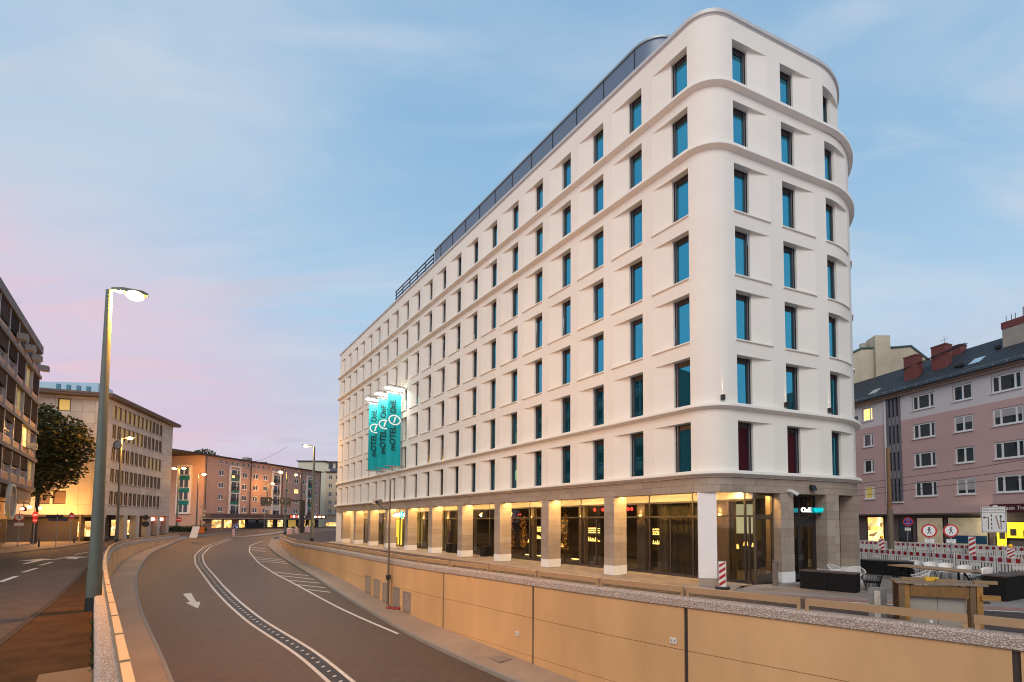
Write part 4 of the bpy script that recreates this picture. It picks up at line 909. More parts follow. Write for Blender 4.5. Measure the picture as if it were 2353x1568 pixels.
for a,b,z0,z1 in ((7.0,7.7,.7,2.2),(7.75,9.4,1.6,2.9),(9.7,10.7,.5,2.9)):
    shopwin(a,b,z0,z1,yel)
for a,z in ((7.2,1.5),(8.0,1.8),(8.9,1.7),(9.95,2.2)): mb=MB(); mb.box(a,a+.42,.09,.125,z,z+.55); part('poster',mb,mh,mat('dark poster',(.08,.06,.04),.5))
# floodlight under the shop canopy
fl_=thing('shop_floodlight','small bright floodlight on the shop front of the mauve house','lamp',(0,0,0))
q=mh.matrix_basis; mhm=Matrix.Translation((32.3,47.4,0))@Matrix.Rotation(math.atan2(-.937,.35),4,'Z'); pz=mhm@Vector((6.55,-.4,3.15)); fl_.location=pz
mb=MB(); mb.box(-.12,.12,-.08,.12,-.05,.1); part('housing',mb,fl_,dark_metal); mb=MB(); mb.ball((0,-.0,-.07),.11,8); part('lens',mb,fl_,mat('white glow',(1,.9,.6),.4,emit=(1,.85,.5),es=40)); light('floodlight_lamp','POINT',(-.3,-.3,-.25),60,(1,.85,.55),fl_,.1)
# sign board of the travel agency
ts=thing('shop_sign','maroon shop sign with white italic lettering on the mauve house','sign',mhm@Vector((7.0,-.3,0)),math.atan2(-.937,.35))
mb=MB(); mb.box(-.15,3.1,-.1,.25,3.72,4.42); part('board',mb,ts,mat('maroon board',(.06,.006,.015),.4)); mb=MB(); mb.box(3.1,3.22,-.12,.25,3.74,4.40); part('end_cap',mb,ts,steel)
mb=MB(); n=16; mb.raw([(.28+.28*math.cos(2*math.pi*i/n),-.12,4.07+.28*math.sin(2*math.pi*i/n)) for i in range(n)],[tuple(range(n))]); part('emblem',mb,ts,sign_white)
mb=MB(); mb.raw([(.28+.17*math.cos(2*math.pi*i/n)+.03,-.13,4.05+.12*math.sin(2*math.pi*i/n)) for i in range(n)],[tuple(range(n))]); part('emblem_mark',mb,ts,mat('grey mark',(.25,.2,.2),.5))
o=put_text('lettering','Russia Travels',.42,sign_white,ts,(1.82,-.115,4.07),(R(90),0,0),.004); o.data.transform(Matrix.Shear('XY',4,(.18,0)) if False else Matrix(((1,.2,0,0),(0,1,0,0),(0,0,1,0),(0,0,0,1))))
# 7. cream gable with chimney stack behind the mauve house
cg=thing('cream_house','cream gabled house wall with a tall chimney stack behind the mauve roof','building',(27.5,60,0),R(0))
crm2=mat('old cream render',(.50,.43,.31),.85,ns=.8,na=.12,dirt=.15)
mb=MB(); pts=[(-6,0),(20,0),(20,19.9),(16.05,23.3),(13.7,25.2),(11.5,25.0),(7.4,24.9),(-6,18.5)]
mb.raw([(x,0,z) for x,z in pts]+[(x,9,z) for x,z in pts],[tuple(range(8)),tuple(range(15,7,-1))]+[(i,(i+1)%8,8+(i+1)%8,8+i) for i in range(8)]); part('gable',mb,cg,crm2)
mb=MB(); mb.box(8.9,10.8,-.5,1.5,0,26.5); part('chimney',mb,cg,crm2); mb=MB(); mb.tube([(8.3,1.2,22),(8.3,1.2,26.0)],.4,10); part('vent_pipe',mb,cg,mat('pale vent',(.4,.36,.3),.7))
mb=MB(); mb.tube([(-6,-.05,18.6),(7.4,-.05,25.0),(11.5,-.05,25.1),(13.7,-.05,25.3),(16.05,-.05,23.4),(20,-.05,20)],.14,5); part('verge',mb,cg,mat('green verge',(.10,.17,.16),.5,.3))
# ------------------------------------------------------------------ trees
def crown(pts_blobs,n,leaf,seed,name,mats,parent):
    rs=random.Random(seed); mb=MB(); vol=[b[3]**3 for b in pts_blobs]; tot=sum(vol)
    for (cx,cy,cz,r),v in zip(pts_blobs,vol):
        for _ in range(int(n*v/tot)):
            d=Vector((rs.gauss(0,1),rs.gauss(0,1),rs.gauss(0,1))).normalized(); q=r*(rs.random()**.42)
            p=Vector((cx,cy,cz))+d*q; p.z=cz+(p.z-cz)*.85
            a=Vector((rs.gauss(0,1),rs.gauss(0,1),rs.gauss(0,.6))).normalized(); b=a.cross(Vector((rs.gauss(0,1),rs.gauss(0,1),rs.gauss(0,1)))).normalized()
            s=leaf*rs.uniform(.6,1.3); m_=mats[rs.randrange(len(mats))]
            mb.poly([p-a*s,p+b*s*.55,p+a*s,p-b*s*.55],m_)
    return part(name,mb,parent)
leafs=[mat('leaf dark',(.036,.046,.014),.7,spec=.2),mat('leaf mid',(.066,.070,.022),.7,spec=.2),mat('leaf brown',(.085,.065,.02),.7,spec=.2)]
tr=thing('plane_tree','leafy plane tree between the dark office block and the stone building','tree',(-74.4,64.5,0))
mb=MB(); mb.tube([(0,0,0),(.1,0,3),(.0,.2,7),(.2,0,11)],[.32,.27,.22,.14],8)
for e in ((-2.5,1,13),(2.8,-1,12),(1.5,1.5,15.5),(-1.5,-1,16.5),(3.5,.5,9.5)): mb.tube([(.05,.1,6.5),(e[0]*.5,e[1]*.5,6.5+(e[2]-6.5)*.55),e],[.16,.1,.04],6)
part('trunk',mb,tr,mat('bark',(.06,.045,.03),.9,ns=4,na=.3))
crown([(-4.2,.2,17.6,1.3),(4.9,0,15.4,1.2),(.6,0,17.8,1.6),(5.2,.2,11.6,1.2),(-1.5,0,16.5,3.3),(-3.0,.5,14.5,3.0),(2.6,0,14.8,3.3),(4.0,.4,13.0,2.8),(1.0,-.6,12.0,3.4),(-1.6,.6,11.5,3.0),(2.2,0,9.3,2.6),(4.0,0,10.0,2.1),(-.5,.4,8.0,1.9),(.9,-.3,7.0,1.5),(-2.6,0,9.6,1.9)],12000,.26,4,'crown',leafs,tr)
tr2=thing('roof_tree','small green tree crown showing above the apartment block roof','tree',(-103,128,0))
mb=MB(); mb.tube([(0,0,0),(0,0,18)],[.4,.2],8); part('trunk',mb,tr2,'bark'); crown([(0,0,20,3),(2.4,0,19.2,2.2),(-2.2,0,19.5,2.2)],1600,.35,8,'crown',[mat('leaf green',(.06,.09,.03),.6),leafs[1]],tr2)
hd=thing('hedge','low dark green clipped hedge at the end of the left ramp wall','hedge',(-84.2,99,.6)); 
mb=MB(); mb.box(-6,5,-.7,.7,-.6,1.1); part('stems',mb,hd,mat('hedge core',(.015,.02,.008),.9)); crown([(x*.9,0,.6,1.05) for x in range(-6,6)],5200,.15,12,'foliage',[leafs[0],mat('leaf hedge',(.035,.055,.015),.6)],hd)
# weeds at the foot of the left wall
wd=MB(); rs=random.Random(9)
for k in range(46):
    y=rs.uniform(9.6,14.2); x=wl(y)-.45-rs.random()*.12
    for q in range(7):
        a=rs.uniform(0,6.28); l=rs.uniform(.06,.2); d=Vector((math.cos(a)*l*.6,math.sin(a)*l*.6,l)); pr=Vector((-math.sin(a),math.cos(a),0))*.025
        p=Vector((x,y,0)); wd.poly([p-pr,p+d*.6-pr,p+d,p+d*.6+pr],leafs[q%3] if q%3!=2 else leafs[1])
link('weeds',wd.mesh('weeds'),label='straggly weeds growing along the foot of the left wall',cat='weeds',kind='stuff')
# ------------------------------------------------------------------ street lamps
def street_lamp(label,x,y,z,top,ang,reach,power,double=False,r0=.13,hl=.95,group='street lamps along the roads'):
    t=thing('street_lamp',label,'street lamp',(x,y,z),0,group); h=top-z
    mb=MB(); mb.tube([(0,0,0),(0,0,h*.12)],[r0*1.25,r0*1.22],12); mb.tube([(0,0,h*.12),(0,0,h*.5),(0,0,h-.02)],[r0*1.1,r0*.85,r0*.55],12); part('pole',mb,t,pole_m,40)
    mb=MB(); mb.tube([(0,0,.0),(0,0,.45)],[r0*1.32,r0*1.3],12); part('pole_base',mb,t,dark_metal,40)
    LR=.27 if y<20 else .34 if y<80 else .42
    for a in ([ang] if not double else [ang,ang+math.pi]):
        d=Vector((math.cos(a),math.sin(a),0)); c=d*reach
        mb=MB(); mb.tube([(0,0,h-.03),d*(reach*.5)+Vector((0,0,h+.02))],.045,6); part('arm',mb,t,pole_m)
        hm=MB(); 
        hm.sweep([[(q,s_*wd_,zz) for s_,zz in ((-1,-.02),(1,-.02),(.7,.12*k_),(-.7,.12*k_))] for q,wd_,k_ in ((0,.08,.6),(hl*.3,.17,1),(hl*.85,.17,1),(hl,.1,.5))])
        o=part('lamp_head',hm,t,pole_m,30); o.location=(c.x*.35,c.y*.35,h+.02); o.rotation_euler=(0,R(-4),a)
        lm=MB(); lm.ball((hl*.62,0,-.07),LR,12,None,.62); part('lens',lm,o,lamp_glow,60)
        q=d*(reach*.35+hl*.6)
        light('lamp_light','POINT',(q.x,q.y,h-.28),power,SOD,t,.2)
    return t
street_lamp('tall grey green street lamp beside the left ramp wall, nearest the viewer',-16.65,16.29,0,11.05,math.atan2(.66,.75),.15,6000,r0=.16,hl=.95)
sl2=street_lamp('lit street lamp with a round mirror below its head in front of the stone building',-65.2,66.5,0,14.6,R(10),.5,4800,r0=.17,hl=1.4)
mb=MB(); n=20; mb.sweep([[Vector((math.cos(a)*r,-.0,math.sin(a)*r))+Vector((0,e,0)) for r,e in ((.55,-.04),(.62,-.04),(.62,.04),(.55,.04))] for a in [2*math.pi*i/n for i in range(n+1)]],None,True,False); mr=part('mirror_ring',mb,sl2,dark_metal); mr.location=(-.2,-.3,13.6)
mb=MB(); mb.raw([(math.cos(2*math.pi*i/n)*.55,0,math.sin(2*math.pi*i/n)*.55) for i in range(n)],[tuple(range(n))]); part('mirror',mb,mr,steel)
street_lamp('double headed street lamp standing behind the end of the left ramp wall',-88.6,103.4,.9,14.4,R(-8),.9,1700,True,.17,1.4)
street_lamp('single street lamp with its head turned right, beside the orange signal trailer',-83.2,102.0,.84,13.0,R(20),.5,2000,False,.14,1.3)
street_lamp('street lamp close to the pink brown facade, throwing an orange pool on it',-83.0,124,1.2,12.7,R(20),.5,1900,False,.14,1.4)
street_lamp('street lamp in front of the sign gantry, at the nose of the right ramp wall',-59.4,94.2,.4,12.6,R(200),.5,3200,False,.15,1.4)
street_lamp('thin street lamp beyond the gantry with its head turned left',-76.1,126.6,1.2,15.2,R(200),.5,900,False,.15,1.4)
street_lamp('tall dark street lamp in front of the far end of the white hotel',-41.1,71.6,0,14.2,R(195),.6,1500,False,.2,1.5)
# warm lamp and two red signals over the side street by the office block
t=thing('hanging_lamp','warm lamp hanging over the side street beside the dark office block','lamp',(-76.7,67.0,4.83)); mb=MB(); mb.ball((0,0,0),.26,10,None,.7); part('lens',mb,t,lamp_glow,60); mb=MB(); mb.tube([(0,0,.15),(.1,0,3.0)],.03,5); part('hanger',mb,t,dark_metal); light('lamp_light','POINT',(.1,.2,-.45),2600,SOD,t,.25)
t=thing('hanging_lamp','second warm lamp left of the first under the dark office block','lamp',(-66.0,56.6,4.65)); mb=MB(); mb.ball((0,0,0),.24,10,None,.7); part('lens',mb,t,lamp_glow,60); mb=MB(); mb.tube([(0,0,.15),(-.6,.4,1.7)],.03,5); part('hanger',mb,t,dark_metal); light('lamp_light','POINT',(.2,.2,-.45),300,SOD,t,.25)
rglow=mat('red signal glow',(1,.2,.15),.4,emit=(1,.10,.06),es=14)
for k,(dx,lab) in enumerate(((0,'red stop light at the left edge below the round sign'),(1.35,'red stop light right of the other, below the warm lamps'))):
    t=thing('signal_light',lab,'traffic light',(-66.2+dx,54.9,4.4)); mb=MB(); mb.box(-.2,.2,-.0,.3,-.25,.25); part('housing',mb,t,dark_metal); mb=MB(); mb.ball((.15,-.12,0),.19,8); part('lens',mb,t,rglow,60); mb=MB(); mb.tube([(0,.15,.2),(0,.15,2.1)],.04,5); part('bracket',mb,t,dark_metal)
# ------------------------------------------------------------------ signs and posts
def disc(mb,r,y,cx=0,cz=0,m=None,n=24): mb.raw([(cx+r*math.cos(2*math.pi*i/n),y,cz+r*math.sin(2*math.pi*i/n)) for i in range(n)],[tuple(range(n))],m)
def round_sign(parent,z,r,kind,y=-.06,x=0):
    mb=MB(); n=24; mb.raw([(x+r*math.cos(2*math.pi*i/n),yy,z+r*math.sin(2*math.pi*i/n)) for yy in (y,y+.03) for i in range(n)],[tuple(range(n-1,-1,-1)),tuple(range(n,2*n))]+[(i,(i+1)%n,n+(i+1)%n,n+i) for i in range(n)])
    fm={'noentry':red_sign,'ped':red_sign,'nopark':red_sign,'pass':sign_white,'end':sign_white}[kind]
    o=part('sign_disc',mb,parent,fm)
    mk=MB()
    if kind=='noentry': mk.box(x-r*.72,x+r*.72,y-.012,y-.004,z-r*.16,z+r*.16,sign_white)
    if kind=='ped':
        disc(mk,r*.78,y-.004,x,z,sign_white); k=r*.78
        disc(mk,k*.13,y-.010,x+k*.02,z+k*.62,ink)
        def limb(a,b,w_):
            a=Vector(a);b=Vector(b); d=(b-a).normalized(); q=Vector((-d.y,d.x))*w_/2
            mk.poly([(x+k*p.x,y-.010,z+k*p.y) for p in (a-q,b-q,b+q,a+q)],ink)
        limb((0,.47),(0,-.05),.22); limb((0,-.02),(-.26,-.62),.12); limb((0,-.02),(.24,-.36),.12); limb((.24,-.34),(.3,-.66),.10); limb((-.02,.42),(-.26,.12),.09); limb((.02,.42),(.28,.16),.09)
    if kind=='nopark':
        disc(mk,r*.78,y-.004,x,z,blue_sign); a=r*.62
        for s_ in (1,-1): mk.poly([(x-a*.9,y-.010,z+s_*a*.72),(x-a*.72,y-.010,z+s_*a*.9),(x+a*.9,y-.010,z-s_*a*.72),(x+a*.72,y-.010,z-s_*a*.9)],red_sign)
        mk.box(x-r*.3,x+r*.3,y-.016,y-.012,z+r*.38,z+r*.44,sign_white); mk.box(x-r*.3,x+r*.3,y-.016,y-.012,z-r*.46,z-r*.40,sign_white)
    if kind=='pass':
        disc(mk,r*.93,y-.004,x,z,blue_sign); q=r*.7
        mk.poly([(x-q*.72,y-.01,z+q*.5),(x-q*.5,y-.01,z+q*.72),(x+q*.45,y-.01,z-q*.2),(x+q*.2,y-.01,z-q*.45)],sign_white); mk.poly([(x+q*.75,y-.01,z-q*.75),(x+q*.7,y-.01,z+q*.25),(x-q*.25,y-.01,z-q*.7)],sign_white)
    if mk.v: part('symbol',mk,o)
    return o
def sign_post(name,label,x,y,z,h,rz,signs,cat='road sign',plate=None,r=.035,group=None):
    t=thing(name,label,cat,(x,y,z),rz,group); mb=MB(); mb.tube([(0,0,0),(0,0,h)],r,8); part('post',mb,t,galv)
    for zz,rad,k in signs: round_sign(t,zz,rad,k)
    if plate:
        z0,z1,w_,lines=plate; mb=MB(); mb.box(-w_/2,w_/2,-.06,-.04,z0,z1); p=part('sign_plate',mb,t,sign_white)
        for i,s in enumerate(lines): put_text('lettering',s,(z1-z0)/len(lines)*.7,ink,p,(0,-.063,z1-(i+.5)*(z1-z0)/len(lines)),(R(90),0,0),.001)
    return t
face=lambda x,y:math.atan2(y,x)-math.pi/2   # front (-y local) turned to the viewer
sign_post('road_sign','round no pedestrians sign, left of the pair by the red and white barriers',18.5,26.0,0,2.9,face(18.5,26)+R(10),[(2.48,.36,'ped')],plate=(1.83,2.05,.42,['Gehweg','gesperrt']))
sign_post('road_sign','round no pedestrians sign, right of the pair by the red and white barriers',19.75,26.1,0,2.9,face(19.7,26)+R(14),[(2.48,.35,'ped')],plate=(1.80,2.02,.42,['Gehweg','gesperrt']))
sign_post('road_sign','leaning blue no stopping sign with red rim in front of the mauve house',26.9,40.5,0,3.3,face(26.9,40.5),[(2.95,.37,'nopark')],plate=(2.2,2.45,.42,['auch auf','Seitenstr.'])).rotation_euler[1]=R(3)
# lane sign
t=thing('lane_sign','white lane arrangement sign with black arrows behind the barriers on the right','road sign',(32.2,38.0,0),face(32,38)+R(8))
mb=MB(); mb.box(-.05,.05,-.05,.05,0,2.2); part('post',mb,t,wood); mb=MB(); mb.box(-.78,.78,-.1,-.06,2.1,4.15); bd=part('board',mb,t,sign_white)
mk=MB()
for a in ((-.74,.74,4.09,4.12),(-.74,.74,2.13,2.16),(-.75,-.72,2.13,4.12),(.72,.75,2.13,4.12),(-.7,.7,3.68,3.70)): mk.box(a[0],a[1],-.112,-.102,a[2],a[3],ink)
for k in range(4): mk.box(-.17,-.11,-.112,-.102,2.35+k*.33,2.55+k*.33,ink)
mk.box(-.36,-.31,-.112,-.102,2.35,3.3,ink); mk.box(-.58,-.31,-.112,-.103,3.26,3.31,ink); mk.poly([(-.7,-.11,3.285),(-.55,-.11,3.38),(-.55,-.11,3.19)],ink)
mk.box(.40,.45,-.112,-.102,2.35,3.3,ink); mk.poly([(.425,-.11,3.5),(.33,-.11,3.3),(.52,-.11,3.3)],ink); mk.box(.45,.58,-.112,-.103,2.95,3.0,ink); mk.poly([(.7,-.11,2.975),(.56,-.11,3.06),(.56,-.11,2.89)],ink); mk.poly([(.30,-.115,2.4),(.36,-.115,2.4),(.16,-.115,3.45),(.09,-.115,3.42)],mat('brown mark',(.30,.13,.05),.6))
part('symbol',mk,bd); put_text('lettering','Bitte einordnen',.2,ink,bd,(0,-.105,3.89),(R(90),0,0),.001)
# signs by the office block, far left
sign_post('road_sign','round pedestrian sign with a small plate at the far left by the shop window',-66.4,56.0,0,4.2,face(-66,56),[(3.45,.42,'ped')],plate=(2.45,2.8,.72,['']))
sign_post('road_sign','narrow turned no entry sign on a speckled post at the far left',-66.9,58.0,0,4.6,face(-66,58)+R(55),[(3.75,.42,'noentry'),(3.1,.34,'noentry')])
sign_post('road_sign','no entry sign on a thin pale post in front of the dark arcade',-70.9,65.8,0,4.3,face(-71,66)+R(50),[(3.7,.45,'noentry')])
t=sign_post('street_name_post','post carrying two dark street name boards by the side street',-61.3,55.4,0,3.9,face(-61,55),[],'street sign')
for z,a,x in ((3.6,-62,-.2),(3.15,10,.1)):
    mb=MB(); mb.box(-.75,.75,-.015,.015,-.15,.15); o=part('name_board',mb,t,mat('slate blue board',(.05,.05,.11),.5)); o.location=(x,0,z); o.rotation_euler=(0,0,R(a*.4))
sign_post('road_sign','no entry sign low on the double headed street lamp beyond the left wall',-87.3,102.4,.8,3.2,face(-87,102),[(2.5,.52,'noentry')])
for x,y,l in ((-64.4,56.4,'dark bollard on the far pavement left of the street name post'),(-71.6,67,'short bollard by the shop windows of the stone building'),(-70.3,70.2,'short bollard nearest the first pillar of the stone building')):
    t=thing('bollard',l,'bollard',(x,y,0),0,'bollards on the far pavement'); mb=MB(); mb.tube([(0,0,0),(0,0,.8),(0,0,.88)],[.08,.075,.05],10); part('shaft',mb,t,dark_metal,40); mb=MB(); mb.tube([(0,0,.66),(0,0,.72)],.082,10); part('band',mb,t,galv)
# diamond and round signs seen from behind, in front of the stone building arcade
t=thing('road_sign','dark backs of a diamond and a round sign on one post by the stone building','road sign',(-68.2,74.0,.05),face(-68,74)); mb=MB(); mb.tube([(0,0,0),(0,0,4.0)],.045,8); part('post',mb,t,galv); mb=MB(); mb.raw([(-.5,-.05,3.5),(0,-.05,4.0),(.5,-.05,3.5),(0,-.05,3.0)],[(0,1,2,3)]); part('sign_back',mb,t,dark_metal); mb=MB(); disc(mb,.45,-.05,0,2.5); part('sign_back',mb,t,dark_metal)
t=thing('sandwich_board','tilted white board leaning by the stone building pillars','sign',(-66.0,80.5,.2),face(-66,80)); mb=MB(); mb.raw([(-.6,0,0),(.4,0,0),(.75,.5,1.9),(-.2,.5,1.9),(-.6,.06,0),(.4,.06,0),(.75,.56,1.9),(-.2,.56,1.9)],[(0,1,2,3),(7,6,5,4),(0,3,7,4),(1,5,6,2),(3,2,6,7)]); part('board',mb,t,sign_white); mb=MB(); mb.tube([(0,.4,1.4),(.1,1.2,0)],.03,5); part('leg',mb,t,dark_metal)
# the island with the blue keep-right sign
mb=MB(); pl=[(-65.2,86.2),(-64.2,86.6),(-62.6,92),(-61.9,97),(-63.0,104),(-64.3,104),(-63.7,97),(-64.4,92)]
n=len(pl); zz=[road_z(y) for x,y in pl]; mb.raw([(x,y,z-.3) for (x,y),z in zip(pl,zz)]+[(x,y,z+.16) for (x,y),z in zip(pl,zz)],[tuple(range(n,2*n))]+[(i,(i+1)%n,n+(i+1)%n,n+i) for i in range(n)]); link('traffic_island',mb.mesh('traffic_island',kerbm),kind='structure')
def beacon(label,x,y,z,rz,h,w_,lamp=False,group='red and white striped beacons'):
    t=thing('warning_beacon',label,'warning beacon',(x,y,z),rz,group)
    mb=MB(); mb.box(-.3,.3,-.2,.2,0,.10); part('foot',mb,t,dark_metal)
    mb=MB(); mb.box(-w_/2,w_/2,-.03,.03,.12,h); bd=part('board',mb,t,sign_white)
    n=4; st=(h-.12)/n
    for k in range(n):
        zc=.12+(k+.5)*st; d=w_*.42; mb=MB(); mb.poly([(-w_/2+.02,-.034,zc-d),(w_/2-.02,-.034,zc+d*.4),(w_/2-.02,-.034,min(zc+d*.4+st*.5,h-.01)),(-w_/2+.02,-.034,zc-d+st*.5)]); part('stripe',mb,bd,red)
    if lamp: mb=MB(); mb.ball((0,0,h+.14),.13,10); part('lamp',mb,t,yellow_p,60); mb=MB(); mb.box(-.1,.1,-.05,.05,h+.004,h+.08); part('lamp_base',mb,t,orange_p)
    return t
beacon('striped beacon below the round blue sign on the traffic island',-64.6,87.6,.05,face(-64,88),1.45,.38)
sign_post('road_sign','round blue keep right sign with white arrow on the traffic island',-64.5,88.1,.05,2.3,face(-64,88),[(1.95,.45,'pass')])
beacon('striped warning beacon leaning against the white corner column of the hotel',5.95,21.25,0,face(6,21)-R(6),1.22,.32)
for k,(x,y) in enumerate(((-59.7,96.2),(-58.9,97.0),(-58.1,99.5))):
    beacon(('leftmost','middle','rightmost')[k]+' yellow lamp striped beacon of the three behind the end of the right ramp wall',x,y,road_z(y)-.1,face(x,y)+R((k-1)*18),1.35,.9 if k!=1 else .5,True)
# orange signal trailer
t=thing('signal_trailer','orange based portable traffic signal stack beside the far end of the left wall','traffic light',(-76.0,94.0,.3),face(-76,94)); mb=MB(); mb.box(-.75,.75,-.5,.5,0,1.35); mb.box(-.85,.85,-.55,.55,1.355,1.5); part('base',mb,t,orange_p); mb=MB(); mb.tube([(.35,0,1.5),(.35,0,5.8)],.06,8); part('mast',mb,t,mat('cream mast',(.6,.5,.35),.5))
for z,dx in ((5.3,-.05),(4.4,.4),(3.6,.35),(2.9,-.1),(2.1,.35)): mb=MB(); mb.box(dx-.05,dx+.45,-.25,.2,z,z+.55); part('signal_box',mb,t,'cream mast')
# lane signal gantry
t=thing('signal_gantry','dark cantilever gantry with two backs of lane signal boxes over the far road','gantry',(-58.9,99,road_z(99)),face(-59,99)); mb=MB(); mb.box(-.42,.42,-.3,.3,0,6.4); part('post',mb,t,dark_metal); mb=MB(); mb.box(-7.2,.4,-.14,.14,6.42,6.72); part('arm',mb,t,dark_metal)
for x in (-6.3,-3.0):
    mb=MB(); mb.box(x-.95,x+.95,-.45,-.16,5.7,7.1); b_=part('signal_box',mb,t,mat('black box',(.03,.03,.032),.6)); 
    for q in (-.45,.45): mb=MB(); mb.raw([(x+q-.4,-.46,5.7),(x+q+.4,-.46,5.7),(x+q+.4,-.9,5.35),(x+q-.4,-.9,5.35),(x+q-.4,-.46,5.3),(x+q+.4,-.46,5.3)],[(0,1,2,3),(3,2,5,4)]); part('visor',mb,b_,'black box')
    for q in (-.45,.45): mb=MB(); mb.tube([(x+q,-.2,7.1),(x+q-.1,-.6,6.3),(x+q,-.5,5.7)],.03,5); part('cable',mb,b_,galv)
t=thing('road_sign','small grey direction sign boards hung on the thin far street lamp','road sign',(-83.0,122.9,1.2),face(-83,123)); 
for z in (4.6,5.3): mb=MB(); mb.box(0.2,3.4,-.05,.05,z,z+.55); part('board',mb,t,mat('pale grey board',(.45,.43,.4),.5))
mb=MB(); mb.tube([(.1,0,0),(.1,0,6)],.05,6); part('post',mb,t,galv)
# overhead wire between the buildings
mb=MB(); mb.tube([(-83+ (22*i/10),112-(30*i/10)*.5,17.4-1.6*math.sin(math.pi*i/10)+i*.1) for i in range(11)],.03,4); link('overhead_wire',mb.mesh('overhead_wire',dark_metal),label='thin sagging wire strung above the pink brown block roof',cat='wire')
# camera pole on the right ramp wall
cx,cy=wr(33.3)-.25,33.3-.2
t=thing('camera_pole','slim grey pole with a traffic camera fixed to the right ramp wall','camera pole',(cx,cy,0)); mb=MB(); mb.tube([(0,0,-2.75),(0,0,-.6)],.085,10); mb.tube([(0,0,-.6),(0,0,5.85)],[.07,.05],10); part('pole',mb,t,mat('grey brown pole paint',(.15,.12,.10),.5,.3),40)
mb=MB(); mb.tube([(0,0,3.75),(-.45,-.1,3.85),(-.75,-.15,4.15)],.03,6); ar=part('arm',mb,t,dark_metal); mb=MB(); mb.box(-1.05,-.6,-.35,.2,4.15,4.5); cmn=part('camera_housing',mb,t,mat('camera housing',(.4,.33,.27),.5)); mb=MB(); mb.tube([(-.75,-.36,4.3),(-.7,-.44,4.3)],.12,10); part('lens',mb,cmn,ink)
mb=MB(); mb.box(-.12,.12,-.12,.12,-1.0,-.7); part('clamp',mb,t,dark_metal)
# ventilation grilles low in the right ramp wall
def on_wall(Y,dY=.05): 
    a=Vector((wr(Y-dY),Y-dY)); b=Vector((wr(Y+dY),Y+dY)); d=(b-a).normalized(); return (a+b)/2,d
lou=mat('grey louvre',(.33,.29,.25),.5,.3)
for k,Y in enumerate((37.4,35.8,34.3,32.75,31.4)):
    p,d=on_wall(Y); zb=zr(Y)+.22; t=link('wall_grille',None,None,(p.x-d.y*.012,p.y+d.x*.012,zb),math.atan2(d.y,d.x)+math.pi)
    tag(t,'louvred metal grille low in the tan ramp wall, %s of five from the left'%('first','second','third','fourth','fifth')[k],'grille','ventilation grilles in the ramp wall')
    fr=MB(); w_,h=1.15,1.3; fr.box(-w_/2,-w_/2+.08,-.06,.02,0,h); fr.box(w_/2-.08,w_/2,-.06,.02,0,h); fr.box(-w_/2+.08,w_/2-.08,-.06,.02,0,.08); fr.box(-w_/2+.08,w_/2-.08,-.06,.02,h-.08,h); fr.poly([(-w_/2,.0,0),(w_/2,0,0),(w_/2,0,h),(-w_/2,0,h)]); part('frame',fr,t,lou)
    for q in range(9): mb=MB(); z=.12+q*.125; mb.raw([(-w_/2+.08,-.055,z),(w_/2-.08,-.055,z),(w_/2-.08,-.01,z+.075),(-w_/2+.08,-.01,z+.075),(-w_/2+.08,-.045,z-.012),(w_/2-.08,-.045,z-.012)],[(0,1,2,3),(0,4,5,1)]); part('slat',mb,t,lou)
# white sockets on the wall, a drain cover and a red rag on the walkway
for Y,z,l in ((23.1,-2.35,'small white socket plate low on the tan ramp wall'),(17.1,-1.2,'small white label on the tan ramp wall beside a joint')):
    p,d=on_wall(Y); t=link('wall_plate',None,None,(p.x-d.y*.01,p.y+d.x*.01,z),math.atan2(d.y,d.x)+math.pi); tag(t,l,'wall plate'); mb=MB(); mb.box(-.13,.13,-.03,.0,-.1,.1); part('plate',mb,t,white_p)
    for q in (-.06,.06): mb=MB(); mb.box(q-.03,q+.03,-.036,-.032,-.05,.05); part('socket',mb,t,mat('grey socket',(.3,.28,.26),.5))
mb=MB(); mb.box(-.45,.45,-.35,.35,0,.02); o=link('manhole_cover',mb.mesh('manhole_cover',mat('walkway cover',(.27,.2,.16),.7)),None,(-4.1,22.9,zr(22.9)+.155),R(-45)); tag(o,'square cover set in the right hand ramp walkway','manhole cover')
mb=MB(); rs=random.Random(2)
mb.sweep([[(-.55+.16*i,-.12+rs.uniform(-.06,.06),.0),(-.55+.16*i,.14+rs.uniform(-.06,.06),0),(-.55+.16*i,.1+rs.uniform(-.05,.05),.14+rs.uniform(-.05,.06)),(-.55+.16*i,-.08,.1+rs.uniform(-.05,.05))] for i in range(8)]); o=link('red_cloth',mb.mesh('red_cloth',mat('red cloth',(.25,.04,.035),.9,ns=6,na=.3)),None,(-13.0,32.4,zr(32.4)+.16),R(-20)); tag(o,'crumpled red cloth lying on the right ramp walkway by the grilles','cloth')
